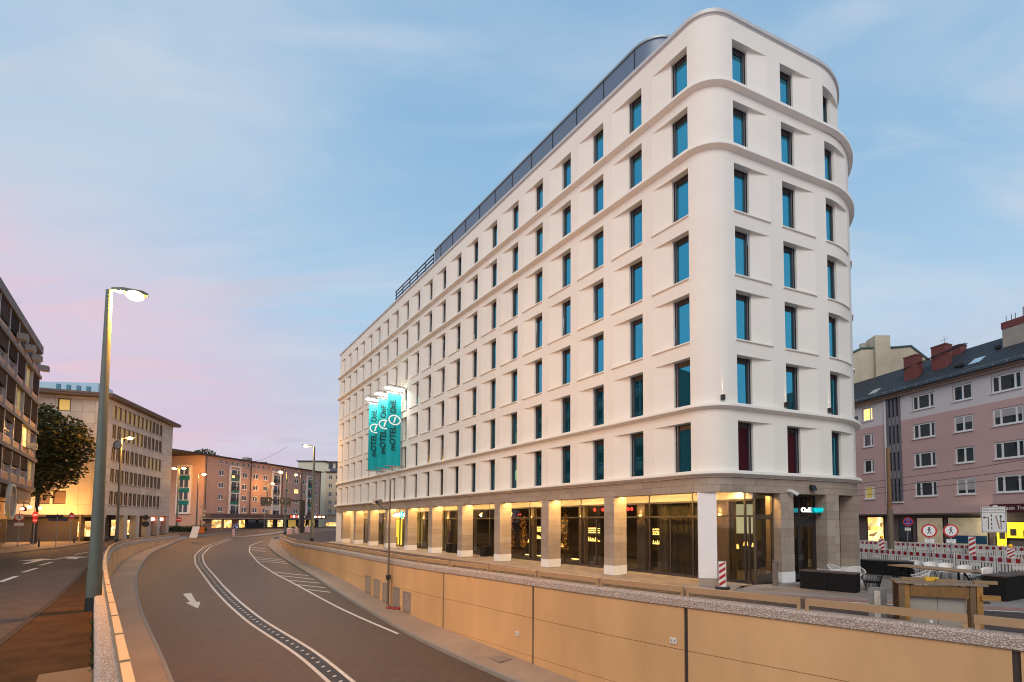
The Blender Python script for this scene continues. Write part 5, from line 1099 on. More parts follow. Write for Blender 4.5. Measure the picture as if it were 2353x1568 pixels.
# ------------------------------------------------------------------ construction barriers
BL=2.12
def barrier_proto(dim):
    r_=mat('red board block',(.30,.015,.02),.45); w_=mat('grey white board',(.55,.50,.50),.5)
    t=thing('barrier','placeholder','barrier')
    fr=MB(); fr.box(0,.06,-.03,.03,.08,1.08); fr.box(BL-.06,BL,-.03,.03,.08,1.08); fr.box(.06,BL-.06,-.025,.025,.66,.74); fr.box(.06,BL-.06,-.025,.025,.08,.13); part('frame',fr,t,white_p)
    bd=MB(); bd.box(.06,BL-.06,-.02,.02,.74,1.0); b_=part('top_board',bd,t,w_)
    n=9; s=(BL-.12)/n
    for k in range(0,n,2): mb=MB(); mb.box(.06+k*s,.06+(k+1)*s,-.026,-.021,.755,.985); part('red_block',mb,b_,r_)
    sl=MB()
    for k in range(12): x=.13+k*(BL-.26)/11; sl.box(x-.035,x+.035,-.018,.018,.24,.66)
    for k in range(13): x=.1+k*(BL-.2)/12; sl.box(x-.03,x+.03,-.02,.02,1.0,1.06)
    o=part('slats',sl,t,white_p); o['kind']='stuff'
    lb=MB(); lb.box(.06,BL-.06,-.02,.02,.13,.24); l_=part('bottom_board',lb,t,w_)
    for k in range(0,n,2): mb=MB(); mb.box(.06+k*s,.06+(k+1)*s,-.026,-.021,.14,.23); part('red_block',mb,l_,r_)
    pl_=MB(); pl_.box(.75,1.35,-.03,-.019,.42,.62); part('name_plate',pl_,t,sign_white)
    for x in (.15,BL-.15): mb=MB(); mb.box(x-.1,x+.1,-.4,.4,0,.08); part('foot',mb,t,dark_metal)
    return t
proto=barrier_proto(0); used=False
def put_barriers(a,b,row,n0,grp):
    global used
    a=Vector(a);b=Vector(b); d=(b-a).normalized(); n=int((b-a).length/2.2); names=['first','second','third','fourth','fifth','sixth','seventh','eighth','ninth','tenth']
    for k in range(n):
        o=proto if not used else copy_tree(proto); used=True
        p=a+d*2.2*k; o.location=(p.x,p.y,0); o.rotation_euler=(0,0,math.atan2(d.y,d.x)+R(random.uniform(-1.5,1.5)))
        tag(o,'red and white plastic barrier, %s from the left in the %s row'%(names[k],row),'barrier',grp)
put_barriers((19.6,37.2),(24.9,18.9),'front',0,'construction barriers in front of the tram street')
put_barriers((26.6,49.6),(34.2,33.0),'middle',0,'construction barriers in front of the mauve house')
put_barriers((27.5,49.9),(35.1,33.3),'rear',0,'construction barriers behind the middle row')
beacon('striped beacon with yellow lamp standing by the wooden mast among the barriers',25.4,41.5,0,face(25,41),1.5,.45,True)
beacon('striped beacon without lamp in the middle row near the lane sign',30.9,38.6,0,face(31,39),1.75,.45)
beacon('striped beacon with big yellow lamp, rightmost among the barriers',30.2,34.3,0,face(30,34),1.1,.45,True)
# wooden mast with tram wires
t=thing('wooden_mast','brown mast carrying tram wires in front of the mauve house','mast',(23.3,36.9,0)); mb=MB(); mb.tube([(0,0,0),(0,0,3.9)],[.24,.22],12); part('lower_shaft',mb,t,mat('grey brown mast',(.17,.12,.085),.7,ns=3,na=.15)); mb=MB(); mb.tube([(0,0,3.9),(0,0,8.7)],[.17,.13],12); part('upper_shaft',mb,t,mat('brown mast',(.22,.12,.05),.7,ns=3,na=.15))
for i,(z0,z1,dx) in enumerate(((6.6,9.4,0),(6.1,7.9,.4),(5.7,7.1,.8))):
    mb=MB(); mb.tube([(14+dx,52,z0-.9),(21+dx,41,z0-.7),(27+dx,33,z0+.1),(40+dx,16,z1)],.016,4); link('tram_wire',mb.mesh('tram_wire',dark_metal),label='thin tram wire crossing the mauve house, %s of three'%('topmost','middle','lowest')[i],cat='wire',group='tram wires')
# ------------------------------------------------------------------ things fixed to the hotel
NO=Vector((-.7517,-.6595,0)); AX=Vector((.6595,-.7517,0))
banner_dark=mat('banner lettering',(.008,.03,.035),.8); logo_w=mat('banner white',(.85,.85,.82),.6,emit=(1,1,.95),es=.15)
tube_glow=mat('banner tube light',(1,.95,.85),.4,emit=(1,.9,.72),es=9)
def motel(parent,size,loc,rot,m,lm,ext=.01):
    """two words with a ringed one between them, along local x"""
    put_text('lettering','MOTEL',size,m,parent,loc(-2.15*size),rot,ext); put_text('lettering','ONE',size,m,parent,loc(1.75*size),rot,ext)
for k,t_ in enumerate((37.4,40.45,43.6)):
    p=P0.to_3d()-AX*t_; rz=math.atan2(NO.y,NO.x)     # local x points out of the wall
    t=thing('banner','turquoise lit banner on the hotel front, %s'%('nearest the viewer and fully readable','middle one of the three','farthest of the three')[k],'banner',(p.x,p.y,0),rz,'turquoise banners on the hotel front')
    BS=1 if (Matrix.Rotation(-rz,3,'Z')@(Vector((0,0,0))-Vector((p.x,p.y,0)))).y>0 else -1
    mb=MB(); nx,nz=6,10; zt,zb=16.45,8.85
    vs=[(.3+1.42*i/nx,.03*math.sin(i*1.9+k)*(.3+.7*j/nz),zt+(zb-zt)*j/nz) for j in range(nz+1) for i in range(nx+1)]
    mb.raw(vs,[(j*7+i,j*7+i+1,j*7+i+8,j*7+i+7) for j in range(nz) for i in range(nx)]); c=part('cloth',mb,t,teal,60)
    mb=MB(); mb.tube([(-.0,0,zt+.1),(1.85,0,zt+.1)],.05,8); part('top_bar',mb,t,steel)
    mb=MB(); mb.tube([(0,0,zb-.08),(1.85,0,zb-.08)],.06,8); part('bottom_bar',mb,t,steel)
    mb=MB(); mb.box(-.0,.06,-.12,.12,zt-.1,zt+.9); mb.box(-.0,.06,-.12,.12,zb-.25,zb+.1); part('wall_plate',mb,t,galv)
    mb=MB(); mb.tube([(.1,-.25,zt+.55),(2.0,-.25,zt+.55)],.07,8); part('tube_light',mb,t,tube_glow); mb=MB(); mb.tube([(.1,.25,zt+.55),(2.0,.25,zt+.55)],.07,8); part('tube_light',mb,t,tube_glow)
    mb=MB(); mb.tube([(0,0,zt+.9),(1.9,0,zt+.95)],.035,6); mb.tube([(.4,0,zt+.92),(.1,0,zt+.1)],.03,6); mb.tube([(1.0,-.25,zt+.55),(1.0,0,zt+.93),(1.0,.25,zt+.55)],.025,5); part('light_bracket',mb,t,dark_metal)
    light('banner_light','AREA',(1.0,(.45 if BS>0 else -.45),zt+.5),170,(1,.92,.78),t,.2,shape='RECTANGLE',size=1.6,size_y=.1).rotation_euler=(R(12)*(-1 if BS>0 else 1),0,0)
    # front side of the cloth faces local -y?  the viewer stands up the street: local +y or -y depending on the wall
    s=1 if (Matrix.Rotation(-rz,3,'Z')@(Vector((0,0,0))-Vector((p.x,p.y,0)))).y>0 else -1
    yy=s*.065
    # text reads upward: its x axis is world up
    if s<0: rot=Matrix(((0,-1,0),(0,0,-1),(1,0,0))).to_euler()
    else: rot=Matrix(((0,1,0),(0,0,1),(1,0,0))).to_euler()
    put_text('lettering','mOTEL',.82,banner_dark,c,(1.12,yy,11.72),rot,.004,1,.014); put_text('lettering','OnE',.82,banner_dark,c,(1.12,yy,15.12),rot,.004,1,.014)
    mb=MB(); n=26; cz=13.68
    for i in range(n):
        a,b=2*math.pi*i/n,2*math.pi*(i+1)/n
        q=lambda a,rx,rz_:(.98+rx*math.cos(a)+.16*rz_*math.sin(a)*-s*0,yy,cz+rz_*math.sin(a))
        mb.poly([q(a,.52,.42),q(b,.52,.42),q(b,.66,.55),q(a,.66,.55)])
    part('logo_ring',mb,c,logo_w)
    rr_=Matrix(((-s*-1,0,0),(0,0,s),(0,1,0)))
    o=put_text('logo_numeral','1',.85,logo_w,c,(.98,yy,cz),(R(90),0,0) if s<0 else (R(90),0,R(180)),.004,1,.03); o.data.transform(Matrix(((1,.25,0,0),(0,1,0,0),(0,0,1,0),(0,0,0,1))))
# illuminated name sign under the arcade
p=P0.to_3d()-AX*38.6-NO*.35; t=thing('name_sign','small lit white and teal name sign between two arcade columns','sign',(p.x,p.y,0),math.atan2(AX.y,AX.x)-0)
sg=mat('lit white letters',(1,1,1),.4,emit=(1,.98,.92),es=3.2); tg=mat('lit teal',(.0,.5,.45),.4,emit=(.0,.62,.52),es=1.3)
mb=MB(); mb.box(-2.0,2.0,-.04,.04,3.92,3.98); part('rail',mb,t,dark_metal)
put_text('lettering','mOTEL',.62,sg,t,(-1.05,-.06,3.66),(R(90),0,0),.03); put_text('lettering','OnE',.62,sg,t,(1.5,-.06,3.66),(R(90),0,0),.03)
mb=MB(); disc(mb,.42,-.10,.42,3.70,n=26); d_=part('logo_disc',mb,t,tg); put_text('logo_numeral','1',.55,sg,d_,(.42,-.13,3.70),(R(90),0,0),.01)
# bar sign over the corner door
x,y,an=HP(UW+4.55,-.35); t=thing('bar_sign','lit white and turquoise bar sign hanging over the corner door','sign',(x,y,0),an)
tq=mat('lit turquoise block',(0,.42,.44),.4,emit=(0,.5,.52),es=.85); wl_=mat('lit white letters soft',(1,1,1),.4,emit=(1,.95,.85),es=1.7)
put_text('lettering','OnE',.34,wl_,t,(.0,-.10,3.56),(R(90),0,0),.04,1.1)
put_text('lettering','BAR',.34,tq,t,(.92,-.10,3.56),(R(90),0,0),.04,1.12)
mb=MB(); mb.box(.46,1.34,-.02,.0,3.42,3.70); part('letter_back',mb,t,mat('deep turquoise',(0,.20,.22),.5,emit=(0,.3,.32),es=.35)); mb=MB(); mb.box(-.95,-.48,-.02,.06,3.44,3.66); part('side_block',mb,t,mat('deep turquoise',(0,.2,.2)))
mb=MB(); mb.box(-1.0,1.3,.0,.04,3.30,3.35); part('rail',mb,t,dark_metal)
# cctv and flood on the lintel
x,y,an=HP(UW+3.05,.02); t=thing('security_camera','white security camera on the stone lintel beside the corner door','camera',(x,y,4.35),an); mb=MB(); mb.tube([(0,0,.12),(0,-.18,.12)],.09,10); part('mount',mb,t,white_p); mb=MB(); mb.tube([(-.02,-.2,.14),(.26,-.36,-.06)],.085,10); b_=part('camera_body',mb,t,white_p); mb=MB(); mb.tube([(.262,-.361,-.062),(.275,-.37,-.07)],.06,10); part('lens',mb,b_,ink)
x,y,an=HP(UW+4.66,.02); t=thing('wall_spotlight','small dark spotlight on the stone lintel above the bar sign','lamp',(x,y,4.68),an); mb=MB(); mb.raw([(-.15,0,-.12),(.15,0,-.12),(.15,0,.16),(-.15,0,.16),(-.15,-.24,-.14),(.15,-.24,-.14),(.15,-.12,.12),(-.15,-.12,.12)],[(0,1,2,3),(4,7,6,5),(0,4,5,1),(1,5,6,2),(2,6,7,3),(3,7,4,0)]); part('housing',mb,t,dark_metal)
for k,u in enumerate((UF-.62,UW+3.02,UW+6.05,UW+9.3)):
    x,y,an=HP(u,.0); t=thing('facade_uplight','small dark uplight with a thin beam on the white facade, %s'%('on the rounded corner','middle of the front','right of the middle one','at the far right curve')[k],'lamp',(x,y,8.78),an,'uplights on the hotel front'); mb=MB(); mb.box(-.09,.09,-.16,.0,-.12,.12); part('housing',mb,t,dark_metal); mb=MB(); mb.box(-.04,.04,-.10,-.03,.121,.124); part('lens',mb,t,mat('uplight lens',(1,.8,.5),.4,emit=(1,.75,.4),es=3))
    l=light('uplight_lamp','SPOT',(0,-.025,.14),90,(1,.80,.55),t,.012,spot_size=R(9),spot_blend=.8); l.rotation_euler=(R(178),0,0)
# ------------------------------------------------------------------ inside the ground floor
inn=P0.to_3d()
def ip(t,d): v=P0.to_3d()-AX*t-NO*d; return (v.x,v.y,0)
anA=math.atan2(AX.y,AX.x)
def curtain(label,t,d,wd,h=4.2):
    mb=MB(); n=int(wd/.07); mb.sweep([[(i*wd/n,.05*math.sin(i*1.7)+.02*math.sin(i*.6),0.05),(i*wd/n,.045*math.sin(i*1.7),h)] for i in range(n+1)],None,False); o=link('curtain',mb.mesh('curtain',curtain_m,60),None,ip(t,d),anA); tag(o,label,'curtain',"olive curtains behind the hotel's glass")
curtain('long olive curtain behind the glass left of the white corner column',4.34,2.75,2.7); curtain('narrow olive curtain tied beside the pilaster behind the glass',5.54,2.8,.65); curtain('olive curtain behind the glass right of the white corner column',-.2,2.75,.5)
red_glow=mat('red pendant glow',(.9,.05,.03),.4,emit=(1,.06,.04),es=2.5)
for k,(t_,d) in enumerate(((7.7,4.0),(8.6,4.6),(10.47,4.0),(11.3,4.0))):
    t=thing('pendant_lamp','red glass pendant lamp over the bar, %s from the right'%('first','second','third','fourth')[k],'lamp',ip(t_,d)); mb=MB(); mb.ball((0,0,3.8),.10,10,None,1.3); part('shade',mb,t,red_glow,60); mb=MB(); mb.tube([(0,0,3.96),(0,0,4.5)],.008,4); part('cord',mb,t,ink)
amber=mat('amber bottle glow',(.9,.6,.15),.3,emit=(1,.62,.14),es=3.5); shelf_l=mat('shelf light',(1,.75,.3),.4,emit=(1,.68,.18),es=4)
for k,(t_,d,wd) in enumerate(((14.0,6.0,1.9),(20.0,6.0,2.6),(7.35,6.0,1.1),(2.6,6.2,1.6))):
    t=thing('bar_shelf','back lit shelf of bottles inside the bar, %s'%('left of the second stone column','farther left behind dark glass','right of the narrow curtain','behind the long olive curtain')[k],'shelf',ip(t_,d),anA)
    for z in (1.45,2.08,2.24,2.40):
        mb=MB(); mb.box(-wd/2,wd/2,-.15,.15,z-.04,z); sh_=part('shelf',mb,t,dark_in); mb=MB(); mb.box(-wd/2,wd/2,.1,.13,z+.002,z+.05); part('light_strip',mb,sh_,shelf_l)
        bt=MB(); q=-wd/2+.1
        while q<wd/2-.1: h=random.uniform(.2,.36) if z<2 else .11; bt.tube([(q,0,z+.003),(q,0,z+h*.65),(q,0,z+h*.8),(q,0,z+h)],[.04,.04,.015,.015],6); q+=random.uniform(.1,.22)
        o=part('bottles',bt,sh_,amber); o['kind']='stuff'
    mb=MB(); mb.box(-wd/2,wd/2,-1.1,-.5,0,1.05); part('counter',mb,t,dark_in); mb=MB(); mb.box(-wd/2,wd/2,-1.115,-1.105,.06,.13); part('counter_light',mb,t,shelf_l)
def lounge_chair(label,loc,rz):
    t=thing('armchair',label,'armchair',loc,rz,'dark armchairs inside the bar'); mb=MB(); mb.sweep([[(.34*math.cos(a)*k_,.34*math.sin(a)*k_,z) for k_,z in ((.8,.38),(1.0,.55),(1.05,.85),(.95,.85),(.9,.5))] for a in [R(-30)+R(240)*i/14 for i in range(15)]],None,True,True); part('backrest',mb,t,mat('dark velvet',(.03,.022,.02),.6),50); mb=MB(); mb.tube([(0,0,.36),(0,0,.47)],.3,14); part('seat',mb,t,'dark velvet')
    for k in range(4): a=R(45+90*k); mb=MB(); mb.tube([(.08*math.cos(a),.08*math.sin(a),.36),(.33*math.cos(a),.33*math.sin(a),0.01)],.014,6); part('leg',mb,t,mat('brass leg',(.5,.33,.12),.3,.9))
for k,(t_,d,rz) in enumerate(((8.5,26.2,20),(9.3,26.9,80),(8.2,27.6,200),(9.9,27.8,130))): lounge_chair('dark round armchair with brass legs behind the corner glass, %s'%('nearest the glass','second from the glass','rightmost','farthest inside')[k],(t_,d,0),R(rz))
for k,(t_,d,z) in enumerate(((9.0,29.0,1.45),(9.75,29.6,1.6),(10.4,30.0,1.5),(2.9,5.2,1.3),(9.3,4.8,1.0),(15.7,4.5,1.1),(20.0,4.4,1.3))):
    t=thing('table_lamp','small amber table lamp glowing inside the bar, %s from the right'%('first','second','third','fourth','fifth','sixth','seventh')[k] ,'lamp',ip(t_,d) if k>2 else (t_,d,0)); mb=MB(); mb.tube([(0,0,z-.1),(0,0,z+.14)],[.15,.1],12); part('shade',mb,t,mat('amber shade',(1,.6,.2),.5,emit=(1,.55,.12),es=3.2),40); mb=MB(); mb.tube([(0,0,0.01),(0,0,z-.1)],.015,6); part('stand',mb,t,ink)
    light('lamp_light','POINT',(0,0,z+.35),12,WARM,t,.1)
# lit lobby recess with bright yellow wall, four bays from the far end
t=thing('lobby_wall','bright yellow lit lobby wall behind the glass under the name sign','wall',ip(47.5,3.2),anA); mb=MB(); mb.box(-1.6,1.5,0,.1,0.02,4.0); part('panel',mb,t,mat('lit yellow wall',(1,.75,.15),.5,emit=(1,.72,.08),es=1.5)); mb=MB(); mb.box(-.5,.35,-.6,-.1,0.02,1.0); part('desk',mb,t,mat('pale desk',(.6,.5,.35),.5))
gold=mat('gilded leaves',(.75,.45,.10),.35,.7)
for k,(t_,d,z0,z1) in enumerate(((14.7,4.0,.4,3.9),(22.2,4.0,.4,3.7),(20.9,4.4,.4,3.4))):
    t=thing('gilded_plant','tall gilded plant lit from below inside the bar, %s of three'%('right','left','middle')[k],'plant',ip(t_,d)); mb=MB(); mb.tube([(0,0,0.01),(.03,.02,z1*.6),(0,0,z1)],.025,5); part('stem',mb,t,dark_in)
    mb=MB(); rs=random.Random(k)
    for q in range(260): a=rs.uniform(0,6.28); r_=rs.uniform(.05,.32); z=rs.uniform(z0+.4,z1); d_=Vector((rs.gauss(0,1),rs.gauss(0,1),rs.gauss(0,1))).normalized()*.09; e_=d_.cross(Vector((rs.gauss(0,1),rs.gauss(0,1),rs.gauss(0,1)))).normalized()*.05; c_=Vector((r_*math.cos(a),r_*math.sin(a),z)); mb.poly([c_-d_,c_+e_,c_+d_,c_-e_])
    part('leaves',mb,t,gold); light('plant_light','SPOT',(0,-.25,.15),30,(1,.62,.22),t,.05,spot_size=R(60)).rotation_euler=(R(172),0,0)
t=thing('light_column','thin bright yellow light column behind the arcade glass','lamp',ip(42.0,2.9),anA); mb=MB(); mb.box(-.1,.1,-.05,.05,.02,4.1); part('tube',mb,t,mat('lit yellow wall',(1,.75,.15)))
t=thing('white_panel','pale lit screen hanging inside behind the corner glass','screen',(10.2,31.2,0),R(-8)); mb=MB(); mb.box(-.75,.75,0,.08,2.2,4.1); part('face',mb,t,mat('lit pale screen',(.6,.65,.5),.5,emit=(.75,.85,.6),es=.38))
for k,t_ in enumerate((29.3,28.0,22.7)):
    o=thing('planter_box','black cube planter under the arcade, %s'%('left','middle','right')[k],'planter',ip(t_,1.75),anA,'black planters under the arcade'); mb=MB(); mb.box(-.42,.42,-.3,.3,0.01,.85); part('box',mb,o,blackm); mb=MB(); mb.box(-.36,.36,-.24,.24,.851,.86); part('soil',mb,o,mat('soil',(.03,.02,.015),.9))
t=thing('arcade_lamp','bright warm lamp at the far end of the arcade','lamp',(-36.6,73.5,2.75)); mb=MB(); mb.ball((0,0,0),.2,10); part('globe',mb,t,lamp_glow,60); mb=MB(); mb.tube([(0,0,-2.75),(0,0,-.15)],.05,6); part('post',mb,t,dark_metal); light('lamp_light','POINT',(-.2,-.3,-.3),160,WARM,t,.2)
# ------------------------------------------------------------------ in front of the hotel
TERR=slab('terrace',[(6.3,20.9),(7.6,19.9),(9.2,19.25),(11.4,18.2),(15.1,16.75),(20,15.2),(24.5,14.2),(24.0,20.2),(21.3,31.0),(18,42),(9,60),(6,52),(12,30),(7.5,22.4)],-.3,0.0,pave)
sw=[HP(u,1.55)[:2] for u in [0]+[3*i for i in range(1,22)]]+[(6.3,20.9),(7.2,22.6),(5.2,24.0)]+[HP(u,-8)[:2] for u in (60,40,20,0)]
PAV=slab('pavement',[tuple(p) for p in sw],-.3,-.004,pave)
pts=[HP(3*i,1.55)[:2] for i in range(0,21)]+[(4.3,21.2+.6),(6.3,20.9-.05),(7.6,19.85),(9.2,19.2),(11.4,18.15),(15.1,16.7),(20,15.15)]
mb=MB(); sweep_rect(mb,[tuple(p) for p in pts],0,.14,-.3,.008); link('pavement_kerb',mb.mesh('pavement_kerb',mat('reddish kerb',(.27,.17,.15),.75,ns=4,na=.15)),kind='structure')
# reddish clay strip and drain
for a,b,w_ in (((9.1,18.9),(11.3,17.85),.16),((11.3,17.85),(15.0,16.4),.16),((15.0,16.4),(20,14.6),.16)): dash(a,b,w_)
# ashtray post
t=thing('ashtray_post','slim steel ashtray post by the stone column at the corner door','ashtray',(8.71,22.35,0),an); mb=MB(); mb.box(-.13,.13,-.1,.1,.02,1.12); part('body',mb,t,mat('brushed bronze',(.25,.20,.17),.35,.6)); mb=MB(); mb.raw([(-.14,-.11,1.12),(.14,-.11,1.12),(.14,.11,1.2),(-.14,.11,1.2)],[(0,1,2,3)]); part('lid',mb,t,steel); mb=MB(); mb.box(-.07,.07,-.108,-.102,.95,1.03); part('slot',mb,t,ink)
# planters
def planter(label,a,b,h,dp):
    a=Vector(a);b=Vector(b); d=b-a; l=d.length; t=thing('planter',label,'planter',(a.x,a.y,0),math.atan2(d.y,d.x)); 
    mb=MB(); mb.box(0,l/2-.008,0,dp,.02,h-.05); part('side_panel',mb,t,blackm); mb=MB(); mb.box(l/2+.008,l,0,dp,.02,h-.05); part('side_panel',mb,t,blackm); mb=MB(); mb.box(-.02,l+.02,-.02,dp+.02,h-.049,h); part('rim',mb,t,mat('dark rim',(.07,.05,.045),.5))
planter('long low black planter box in front of the corner door',(9.5,21.55),(11.15,20.02),.82,.62)
planter('black planter box beside the wooden mast behind the wire chairs',(15.6,27.5),(17.4,25.8),.82,.6)
planter('black planter box at the right edge beyond the timber frame',(15.55,17.95),(17.9,19.2),.95,.7)
# long table
t=thing('long_table','long wooden topped terrace table with black trestle legs','table',(0,0,0))
q=[(15.5,24.85),(16.75,25.45),(17.95,21.95),(16.75,21.4)]; cx=sum(p[0] for p in q)/4; cy=sum(p[1] for p in q)/4; t.location=(cx,cy,0)
rz=math.atan2(q[3][1]-q[0][1],q[3][0]-q[0][0]); t.rotation_euler=(0,0,rz); L_=3.65; W_=1.25
for k in range(5): mb=MB(); w_=W_/5; mb.box(-L_/2,L_/2,-W_/2+k*w_+.004,-W_/2+(k+1)*w_-.004,.70,.75); part('plank',mb,t,mat('table plank',(.36,.22,.12),.55,ns=4,na=.12))
for x in (-1.3,1.3):
    for s_ in (-1,1): mb=MB(); mb.tube([(x,s_*.15,.70),(x+.25*(1 if x>0 else -1),s_*.5,0)],.045,4); part('leg',mb,t,blackm)
mb=MB(); mb.box(-1.3,1.3,-.04,.04,.62,.695); part('beam',mb,t,blackm)
def shell_chair(label,loc,rz):
    t=thing('terrace_chair',label,'chair',loc,rz,'white shell chairs along the long table'); sh=MB(); secs=[]
    for i in range(13):
        a=R(-115)+R(230)*i/12; c_,s_=math.cos(a),math.sin(a); hb=.80+.06*max(c_,0)-.16*max(-c_,0)
        secs.append([(-.20*c_-.02,.22*s_,.43),(-.29*c_-.02,.30*s_,.60),(-.31*c_-.03,.33*s_,hb),(-.285*c_-.03,.305*s_,hb),(-.26*c_-.02,.27*s_,.60),(-.17*c_-.02,.19*s_,.45)])
    sh.sweep(secs); part('shell',sh,t,white_p,50); mb=MB(); mb.box(-.24,.24,-.24,.24,.42,.45); part('seat',mb,t,white_p)
    for x in (-.2,.2):
        for y in (-.2,.2): mb=MB(); mb.tube([(x*.7,y*.7,.42),(x*1.15,y*1.15,0)],.013,6); part('leg',mb,t,blackm)
ch=[(17.75,26.05),(18.0,25.25),(18.2,24.5),(18.4,23.55),(18.75,22.75)]
for k,(x,y) in enumerate(ch): shell_chair('white shell chair on the far side of the long table, %s from the left'%('first','second','third','fourth','fifth')[k],(x,y,0),math.atan2(cy-y,cx-x)+R(random.uniform(-12,12))) if k<4 else shell_chair('white shell chair turned at the right end of the long table',(x,y,0),R(150))
def wire_chair(label,loc,rz,m_,grp):
    t=thing('wire_chair',label,'chair',loc,rz,grp); n=26; rim=[];base=[]
    for i in range(n+1):
        a=R(-128)+R(256)*i/n; c_,s_=math.cos(a),math.sin(a); hb=.60+.20*max(c_+.2,0)
        rim.append((-.40*c_,.40*s_,hb)); base.append((-.24*c_,.26*s_,.16))
    mb=MB(); mb.tube(rim,.016,6); mb.tube(base,.012,6); part('rim',mb,t,m_)
    mb=MB()
    for a,b in zip(rim,base): mb.tube([a,b],.0085,4,None,False)
    o=part('strings',mb,t,m_); o['kind']='stuff'
    mb=MB(); mb.tube([(0,0,.36),(0,0,.42)],.30,16); part('cushion',mb,t,mat('grey cushion',(.2,.19,.18),.9) if m_ is white_p else blackm)
    for k in range(4): a=R(45+90*k); mb=MB(); mb.tube([(.22*math.cos(a),.22*math.sin(a),.36),(.3*math.cos(a),.3*math.sin(a),0)],.014,6); part('leg',mb,t,m_)
wg='string lounge chairs on the terrace'
wire_chair('white string lounge chair right of the long low black planter',(12.6,22.6,0),R(250),white_p,wg)
wire_chair('white string lounge chair half hidden behind the left one',(12.35,23.9,0),R(-60),white_p,wg)
wire_chair('white string lounge chair in front of the long table',(14.6,21.2,0),R(160),white_p,wg)
wire_chair('black string lounge chair beside the concrete post',(12.25,20.75,0),R(80),blackm,wg)
wire_chair('black string lounge chair at the near left of the table',(13.3,20.3,0),R(30),blackm,wg)
wire_chair('black string lounge chair near the right planter',(15.6,19.6,0),R(140),blackm,wg)
wire_chair('black string lounge chair at the right edge',(17.3,20.2,0),R(200),blackm,wg)
# concrete marker post and timber frame by the rail
t=thing('marker_post','grey concrete post with a white painted strip behind the tan rail','post',(8.85,14.75,-.1),face(8.85,14.75)); mb=MB(); mb.box(-.24,.24,-.2,.2,0,1.03); mb.box(-.2,.2,-.16,.16,1.03,1.07); part('block',mb,t,mat('grey concrete post',(.22,.21,.20),.8,ns=5,na=.2)); mb=MB(); mb.box(-.08,.08,-.24,-.204,0,1.0); part('strip',mb,t,mat('chipped white strip',(.55,.50,.43),.7,ns=14,na=.4))
a=Vector((8.75,13.55)); b=Vector((10.55,12.79)); d=b-a; l=d.length
t=thing('timber_frame','rough timber frame boxed round a grey cabinet behind the tan rail','shelter',(a.x,a.y,-.1),math.atan2(d.y,d.x))
tm=mat('rough timber',(.34,.17,.04),.75,ns=5,na=.3,bump=.3,bs=25,stretch=(1,1,3)); tm2=mat('dark timber',(.16,.10,.05),.8,ns=5,na=.3,bump=.3,bs=25)
for x,y,m_ in ((0,0,tm2),(.13,.05,tm),(l-.34,0,tm2),(l-.2,-.03,tm),(0,.85,tm2),(l-.15,.85,tm)): mb=MB(); mb.box(x,x+.13,y,y+.13,0,1.36); part('post',mb,t,m_)
mb=MB(); mb.box(.27,l-.35,.01,.07,1.02,1.32); part('cross_board',mb,t,mat('amber timber board',(.20,.10,.028),.75,ns=3,na=.3,stretch=(3,3,.6)))
for k in range(4): mb=MB(); mb.box(-.08,l+.05,-.05+k*.27,.2+k*.27,1.362,1.41); part('roof_plank',mb,t,tm2 if k%2 else mat('grey plank',(.24,.18,.13),.85,ns=5,na=.25))
for x,y,w_,m_ in ((.12,.3,.55,wood),(.9,.15,.5,wood),(1.75,.1,.5,wood)): mb=MB(); mb.box(x,x+w_,y,y+.1,1.412,1.50); part('batten',mb,t,m_)
mb=MB(); mb.box(l-.12,l+.28,-.12,.0,1.02,1.14); part('batten',mb,t,tm); mb=MB(); mb.box(l+.0,l+.15,.2,.3,.88,.95); part('batten',mb,t,wood)
mb=MB(); mb.box(.70,1.02,.35,.55,1.412,1.52); part('yellow_block',mb,t,mat('yellow block',(.75,.42,.02),.5))
for k in (0,1): mb=MB(); mb.box(.28+k*(l-.65)/2,.27+(k+1)*(l-.65)/2,.18,.75,0,1.0); part('cabinet_door',mb,t,mat('grey beige cabinet',(.36,.32,.27),.5))
mb=MB(); mb.box(.72,.80,.16,.178,.28,.36); part('cabinet_label',mb,t,sign_white)
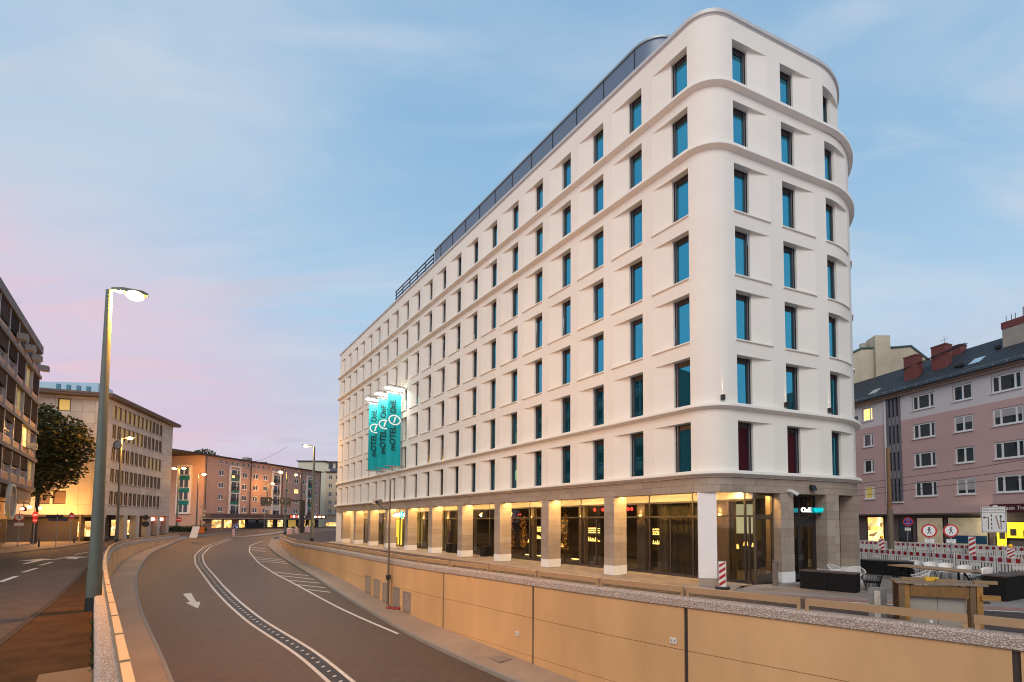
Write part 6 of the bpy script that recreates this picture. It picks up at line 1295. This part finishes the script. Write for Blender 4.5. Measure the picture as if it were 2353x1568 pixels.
# plain block added out of frame for the hotel windows to reflect
ob2=thing('street_building','dark six storey building across the street, out of frame, mirrored in hotel windows','building',(52,8,0),R(-75))
mb=MB(); ops=[(x,x+1.8,z,z+1.7) for x in range(-24,26,4) for z in (4.6,7.8,11,14.2,17.4)]; facade(mb,-28,30,0,20.5,ops,None,.2); part('wall',mb,ob2,mat('grey brown wall',(.20,.15,.12),.85)); mb=MB(); mb.box(-28,30,.25,12,0,20.4); part('body',mb,ob2,dark_pane); mb=MB(); mb.box(-26,28,-.05,.0,.6,3.2); part('shop_window',mb,ob2,dim_pane)

# paving slabs one by one, in front of the arcade and on the terrace
pv=[mat('paving slab',(.22,.18,.15),.75,ns=3,na=.12,bump=.25,bs=40),mat('paving slab dark',(.19,.155,.13),.75,ns=3,na=.12,bump=.25,bs=40),mat('paving slab light',(.245,.20,.168),.75,ns=3,na=.12,bump=.25,bs=40)]
sm_=[]
for m_ in pv: q=MB(); q.box(-.368,.368,-.243,.243,-.02,.006); sm_.append(q.mesh('paving_slab',m_))
an_=math.atan2(A_.y,A_.x); rs=random.Random(11)
for r_ in range(7):
    for c_ in range(34):
        t=.4+c_*.75+(.375 if r_%2 else 0); d=1.28-r_*.5
        if -1.05<d<.28 and ((t-5.27)%6.09<.86 or (t-5.27)%6.09>6.04 or (t-5.27)%6.09<1.2 and False): continue
        v=P0-A_*t-Vector((.7517,.6595))*d
        link('paving_slab',sm_[rs.randrange(3)],PAV,(v.x,v.y,rs.uniform(-.003,.001)),an_)
def inpoly(x,y,pl):
    c=False; n=len(pl)
    for i in range(n):
        x1,y1=pl[i];x2,y2=pl[i-1]
        if (y1>y)!=(y2>y) and x<(x2-x1)*(y-y1)/(y2-y1)+x1: c=not c
    return c
tp=[(6.9,21.2),(7.8,20.1),(9.4,19.45),(11.6,18.4),(15.2,16.95),(20,15.5),(23,15.2),(22.5,20.2),(20.5,30.0),(17,28),(9.2,23.0)]
sm2=[]
for m_ in pv: q=MB(); q.box(-.443,.443,-.293,.293,-.02,.006); sm2.append(q.mesh('paving_slab',m_))
cnt=0
for r_ in range(26):
    for c_ in range(24):
        q=Vector((7.2,22.2))+B_*(c_*.9+(.45 if r_%2 else 0)-2)+Vector((B_.y,-B_.x))*(r_*.6-9)
        ok=all(inpoly(q.x+dx,q.y+dy,tp) for dx in(-.4,.4) for dy in (-.35,.35))
        if ok and cnt<290: link('paving_slab',sm2[rs.randrange(3)],TERR,(q.x,q.y,rs.uniform(-.003,.001)),math.atan2(B_.y,B_.x)); cnt+=1
